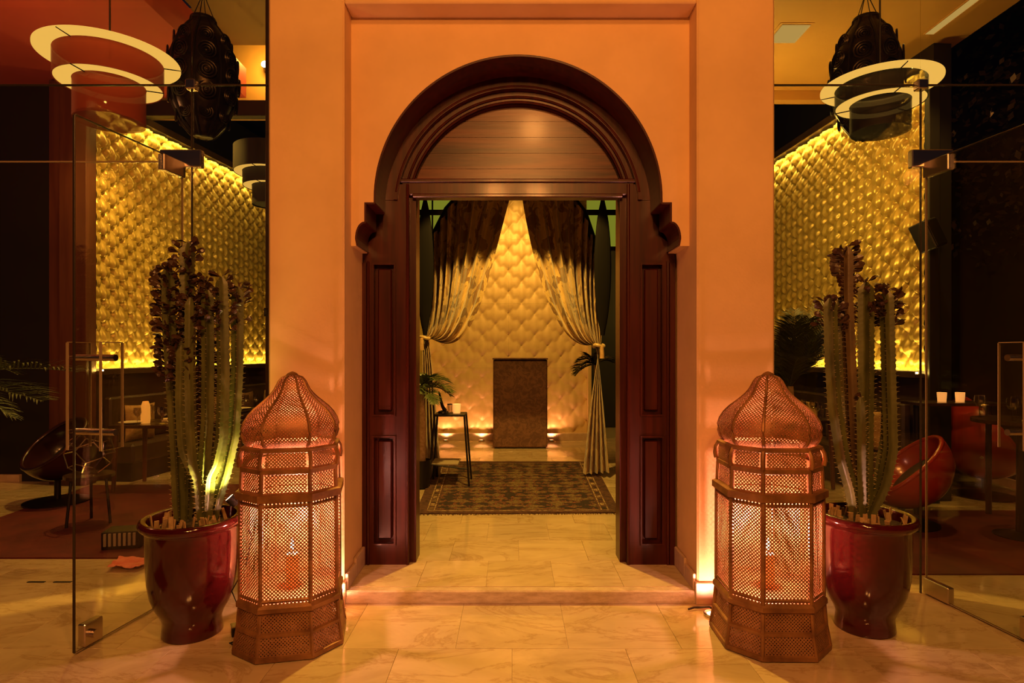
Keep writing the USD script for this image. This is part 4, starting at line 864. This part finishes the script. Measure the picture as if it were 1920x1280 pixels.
for k in range(30):
    a = np.array(qq[1]) + (np.array(qq[2]) - np.array(qq[1])) * k / 30; m.tube([(a[0] - .02, a[1], .008), (a[0] + R.uniform(.03, .08), a[1] + R.uniform(-.02, .02), .004)], .004, 4)
part(t, 'fringe', m, rug_red, kind='stuff')
t = thing('red_napkin', 'crumpled red patch on the floor left of the left glazed pot', 'cloth', (WX(245, 4.5), 4.5, .012))  # small rumpled red sheet lying on the floor
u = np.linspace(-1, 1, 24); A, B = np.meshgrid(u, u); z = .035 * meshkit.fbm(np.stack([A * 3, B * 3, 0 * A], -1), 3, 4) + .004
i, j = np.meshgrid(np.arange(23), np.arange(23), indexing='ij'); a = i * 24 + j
part(t, 'folded_cloth', (np.stack([A * .13 * (1 + .2 * B), B * .11, z], -1).reshape(-1, 3), np.stack([a, a + 1, a + 25, a + 24], -1).reshape(-1, 4)), red_patch_m, smooth=True)
t = thing('floor_flood_box', 'boxy louvred floor uplight on the carpet left of the left glazed pot', 'floor light', (WX(226, 4.85), 4.85, .01), 12)
part(t, 'housing', bx(-.14, .14, 0, .2, 0, .14, .006), iron)
for k in range(7): part(t, 'louvre', MB().box(-.12 + k * .035, -.10 + k * .035, -.012, .0, .03, .13, .002), wicker)

def shell_chair(name, label, loc, rot, r, mat, tilt, seat_z, cut=1.75):
    t = thing(name, label, 'chair', loc, rot)
    th = np.linspace(0, cut, 22); prof = [(r * math.sin(a), -r * math.cos(a)) for a in th] + [((r - .03) * math.sin(a), -(r - .03) * math.cos(a)) for a in th[::-1]]
    Rm = Rx(-tilt)      # bowl opens towards +y and up
    part(t, 'shell', MB().lathe(prof, 48).move(Rm, (0, 0, seat_z)), mat, smooth=50)
    rim = [(r - .015) * np.array([math.sin(cut) * math.cos(b), math.sin(cut) * math.sin(b), -math.cos(cut)]) for b in np.linspace(0, 2 * PI, 49)]
    part(t, 'rim', MB().tube([Rm @ p + [0, 0, seat_z] for p in rim], .02, 8, False), mat, smooth=50)
    part(t, 'seat_pad', MB().lathe([(0, -r * .30), (r * .60, -r * .36), (r * .80, -r * .48), (r * .7, -r * .62), (0, -r * .9)], 32).move(Rm, (0, 0, seat_z)), black_pad, smooth=50)
    part(t, 'stem', MB().tube([(0, 0, .03), (0, 0, seat_z - r * .9)], .03, 12), iron, smooth=40)
    part(t, 'base_disc', MB().lathe([(0, 0.0), (.30, 0.0), (.30, .012), (.06, .03), (.0, .04)], 40), iron, smooth=40); return t
shell_chair('tub_chair', 'red rounded tub chair behind the right glazed pot, its back to the camera', (WX(1690, 5.6), 5.6, .012), 72, .40, leather_red, .78, .54, 1.5)
shell_chair('tub_chair', 'dark red tub chair on a black disc foot at the far right', (WX(1846, 6.7), 6.7, 0), -112, .47, leather_red, .95, .66, 1.75)
shell_chair('dark_tub_chair', 'almost black tub chair on a disc foot at the far left', (WX(108, 6.4), 6.4, .012), 150, .36, leather_dark, .75, .58, 1.7)
t = thing('woven_cushion', 'small yellow woven cushion in the dark red tub chair at the far right', 'cushion', (WX(1850, 6.35), 6.40, .46), 20)
part(t, 'cover', bx(-.05, .05, -.03, .03, 0, .22, .025), cushion_g)

def glassware(kind, label, loc, group):
    t = thing(kind, label, 'glass', loc, group=group)
    if kind == 'wine_glass':
        part(t, 'bowl', MB().lathe([(.004, .085), (.03, .10), (.042, .135), (.037, .19), (.034, .19), (.039, .135), (.026, .103), (.0, .09)], 18), wine, smooth=50)
        part(t, 'stem', MB().lathe([(.0035, .004), (.0035, .088)], 8), wine); part(t, 'foot', MB().lathe([(0, .008), (.034, .002), (.034, 0), (0, 0)], 18), wine)
    else:
        part(t, 'tumbler_wall', MB().lathe([(0, 0), (.034, 0), (.038, .10), (.035, .10), (.031, .01), (0, .01)], 18), wine, smooth=50)
        part(t, 'rim_edge', MB().tube([(.0365 * math.cos(b), .0365 * math.sin(b), .10) for b in np.linspace(0, 2 * PI, 19)], .0022, 4, False), chrome)
    return t
protos = {}
def place(kind, label, loc, group, rot=0):
    if kind not in protos:
        if kind in ('wine_glass', 'water_tumbler'): protos[kind] = glassware(kind, label, loc, group)
        elif kind == 'dinner_plate':
            t = thing(kind, label, 'plate', loc, rot, group); part(t, 'plate_body', MB().lathe([(0, .004), (.08, .004), (.13, .018), (.132, .022), (.08, .010), (0, .009)], 28), china, smooth=40); protos[kind] = t
        elif kind == 'folded_napkin':
            t = thing(kind, label, 'napkin', loc, rot, group); m = MB().box(-.09, .09, -.05, .05, 0, .012, .004); n2 = MB().box(-.085, .085, -.045, .045, .012, .03, .008).move(Rz(.06)); m.add(*n2.arr()); part(t, 'folded_linen', m, linen); protos[kind] = t
        return protos[kind]
    return dup(protos[kind], loc, rot, label, group)
def table(label, loc, w, d, h, glasses, where, legs=True, round_=False):
    t = thing('dining_table', label, 'table', loc)
    if round_:
        part(t, 'table_top', MB().lathe([(0, h - .03), (w / 2, h - .03), (w / 2, h), (0, h)], 40), table_top); part(t, 'pedestal', MB().lathe([(.2, .012), (.2, .02), (.04, .05), (.035, h - .03)], 24), iron, smooth=40)
    else:
        part(t, 'table_top', bx(-w / 2, w / 2, -d / 2, d / 2, h - .035, h, .005), table_top)
        for x in (-1, 1):
            for y in (-1, 1): part(t, 'leg', MB().tube([(x * (w / 2 - .06), y * (d / 2 - .06), h - .03), (x * (w / 2 - .04), y * (d / 2 - .04), .012)], [.03, .022], 8), column_wood, smooth=40)
    R = random.Random(int(abs(loc[0]) * 100)); placed = []
    gx = [('wine_glass', 'stemmed wine glasses'), ('water_tumbler', 'water tumblers'), ('dinner_plate', 'dinner plates'), ('folded_napkin', 'folded napkins')]
    cnt = dict(wine_glass=glasses, water_tumbler=max(2, glasses // 2), dinner_plate=2, folded_napkin=2)
    for kind, gname in gx:
        for k in range(cnt[kind]):
            for _ in range(60):
                rr = {'wine_glass': .045, 'water_tumbler': .042, 'dinner_plate': .135, 'folded_napkin': .11}[kind]
                x, y = R.uniform(-w / 2 + rr, w / 2 - rr), R.uniform(-d / 2 + rr, d / 2 - rr)
                if round_ and math.hypot(x, y) + rr > w / 2: continue
                if all(math.hypot(x - a, y - b) > rr + c for a, b, c in placed): break
            else: continue
            placed.append((x, y, rr)); nm = {'wine_glass': 'clear stemmed wine glass', 'water_tumbler': 'clear water tumbler', 'dinner_plate': 'pale dinner plate', 'folded_napkin': 'folded pale linen napkin'}[kind]
            place(kind, f'{nm} on the {where}', (loc[0] + x, loc[1] + y, loc[2] + h), f'{gname} on the {where}', R.uniform(0, 180))
    return t
table('dark dining table nearest the glass on the left, behind the left cactus', (-4.05, 7.12, 0), .86, .66, .76, 8, 'left table nearest the glass')
table('dark dining table second from the glass on the left', (-4.02, 8.7, 0), .68, .7, .76, 8, 'second table of the left bay')
table('dark dining table farthest from the glass on the left', (-3.75, 10.5, 0), .68, .7, .76, 8, 'farthest table of the left bay')
table('dark dining table against the gold wall behind the right palm', (3.30, 7.3, 0), .8, .7, .80, 9, 'right table behind the palm')
table('tall round dark table at the far right edge carrying glasses', (4.32, 5.2, 0.0), .70, .8, 1.0, 6, 'tall round table at the far right', round_=True)
t = thing('bar_table', 'slim high dark table with two tealights between the red tub chairs', 'table', (4.30, 5.92, .012))
part(t, 'table_top', bx(-.45, .35, -.16, .16, 1.05, 1.08, .004), table_top)
for x in (-.40, .30): part(t, 'leg', MB().tube([(x, 0, 1.06), (x, 0, 0)], .025, 8), iron, smooth=40)
tealight('left tealight glowing on the slim high table at the right', (WX(1766, 5.92), 5.92, 1.092), 1.0)
tealight('right tealight glowing on the slim high table at the right', (WX(1800, 5.92), 5.92, 1.092), 1.0)
t = thing('candle_holder', 'tall amber glass candle holder glowing on the left table nearest the glass', 'candle holder', (WX(273, 7.0), 7.0, .76))
part(t, 'holder_body', MB().lathe([(0, 0), (.045, 0), (.05, .05), (.046, .2), (.03, .25), (.026, .25), (.04, .2), (.044, .05), (0, .01)], 24), amber_glass, smooth=40); part(t, 'flame', MB().lathe([(0, .1), (.01, .12), (.004, .15), (0, .16)], 8), flame_m)
# banquettes with cushions along the gold walls
for nm, A, rot, L, lab in (('l', (-5.02, 7.45), 81.9, 4.9, 'left'), ('r', (4.12, 10.6), -86.5, 4.0, 'right')):
    t = thing('banquette', f'long dark upholstered banquette under the {lab} gold wall', 'banquette', (A[0], A[1], 0), rot)
    part(t, 'seat', bx(0, L, -.46, -.06, .22, .46, .03), dark_panel); part(t, 'plinth', bx(0.03, L - .03, -.42, -.06, 0, .22, .004), dark_wall)
    part(t, 'backrest', bx(0, L, -.16, -.06, .46, 1.02, .03), dark_panel)
    R = random.Random(3); ca, sa = math.cos(math.radians(rot)), math.sin(math.radians(rot)); cc = ['gold', 'brown', 'gold', 'brown', 'gold', 'brown', 'gold']
    for k in range(6):
        u = .35 + k * .78 if nm == 'l' else L - .35 - k * .66; yv = -.27
        c = thing('scatter_cushion', f'{cc[k]} scatter cushion number {k + 1} from the glass on the {lab} banquette', 'cushion', (A[0] + u * ca - yv * sa, A[1] + u * sa + yv * ca, .46), rot + R.uniform(-12, 12), group=f'cushions on the {lab} banquette')
        pts = np.array([[sx * .23, 0, .23 + sz * .23] for sx in (-1, 1) for sz in (-1, 1)])
        n = 14; uu = np.linspace(-1, 1, n); A2, B2 = np.meshgrid(uu, uu); th = .075 * np.clip((1 - A2 ** 2) * (1 - B2 ** 2), 0, 1) ** .4; pinch = 1 - .10 * (A2 ** 2) * (1 - B2 ** 2) * 0
        V = np.vstack([np.stack([A2 * .23 * (1 - .08 * (1 - B2 ** 2)), -th - .0, .23 + B2 * .23 * (1 - .08 * (1 - A2 ** 2))], -1).reshape(-1, 3), np.stack([A2 * .23 * (1 - .08 * (1 - B2 ** 2)), th, .23 + B2 * .23 * (1 - .08 * (1 - A2 ** 2))], -1).reshape(-1, 3)])
        i, j = np.meshgrid(np.arange(n - 1), np.arange(n - 1), indexing='ij'); a = i * n + j; Fq = np.stack([a, a + 1, a + n + 1, a + n], -1).reshape(-1, 4)
        part(c, 'cover', (V, np.vstack([Fq, Fq[:, ::-1] + n * n])), cushion_g if cc[k] == 'gold' else cushion_b, smooth=True)
# wire terrarium on a low stool at the left
t = thing('wire_terrarium', 'faceted wire terrarium on a low stand behind the left glass door', 'terrarium', (WX(168, 5.6), 5.6, .46))
ico = trimesh.creation.icosahedron(); dv = []
fc = ico.triangles_center; fc = fc / np.linalg.norm(fc, axis=1)[:, None] * .2; m = MB()
for a in range(20):
    for b_ in range(a + 1, 20):
        if np.linalg.norm(fc[a] - fc[b_]) < .2 * .75: m.tube([fc[a] + [0, 0, .19], fc[b_] + [0, 0, .19]], .006, 5)
part(t, 'wire_frame', m, chrome, smooth=40)
t = thing('low_stool', 'low dark stand under the wire terrarium', 'stand', (WX(168, 5.6), 5.6, .012))
part(t, 'top', MB().lathe([(0, .42), (.2, .42), (.2, .448), (0, .448)], 28), table_top)
for k in range(3): part(t, 'leg', MB().tube([(.15 * math.cos(k * 2.1), .15 * math.sin(k * 2.1), .42), (.19 * math.cos(k * 2.1), .19 * math.sin(k * 2.1), 0)], .012, 6), iron)
# loudspeaker, switch, tree reflection built as leaves
t = thing('loudspeaker', 'small black loudspeaker tilted on the near end of the right gold wall', 'loudspeaker', (WX(1737, 6.3), 6.28, WZ(442, 6.3)), 20)
b = MB().box(-.10, .10, -.09, .09, -.15, .15, .01).move(Rx(-.25) @ Ry(-.3)); part(t, 'cabinet', b, speaker_m)
b = MB().box(-.085, .085, -.10, -.088, -.135, .135, .006).move(Rx(-.25) @ Ry(-.3)); part(t, 'grille', b, iron); part(t, 'bracket', MB().tube([(.0, .06, 0), (.12, .2, 0)], .015, 8), iron)
t = thing('wall_switch', 'tiny black switch plate beside the left pier at mid height', 'switch', (WX(499.5, 3.99), 3.985, WZ(585, 3.99)))
part(t, 'plate', bx(-.012, .012, -.006, .006, -.028, .028, .003), iron); part(t, 'button', bx(-.006, .006, -.01, -.004, -.012, .012, .002), speaker_m)
t = thing('climbing_foliage', 'reflection of dark trees in the glass, built as leaves on the black right wall', 'foliage', kind='stuff')  # tree reflection in the glazing, modelled as leaves on the wall
R = random.Random(9); m = MB()
for k in range(2600):
    y, z = R.uniform(4.4, 8.2), 2.6 + 3.2 * R.random() ** .8; x = 5.76 - abs(R.gauss(0, .16)) - .25 * meshkit.noise(np.array([y * 2, z * 2, .5]))
    L = R.uniform(.05, .12); d = np.array([R.uniform(-1, .3), R.uniform(-1, 1), R.uniform(-1, .6)]); d /= np.linalg.norm(d); s = np.cross(d, [R.random(), R.random(), 1]); s /= np.linalg.norm(s); c = np.array([x, y, z]); n_ = np.cross(s, d) * .002
    V = [c, c + d * L * .5 + s * L * .28, c + d * L, c + d * L * .5 - s * L * .28]; m.add(V + [q_ - n_ for q_ in V], [[0, 1, 2], [0, 2, 3], [4, 6, 5], [4, 7, 6]])
part(t, 'leaves', m, reflected_leaf_m, kind='stuff')
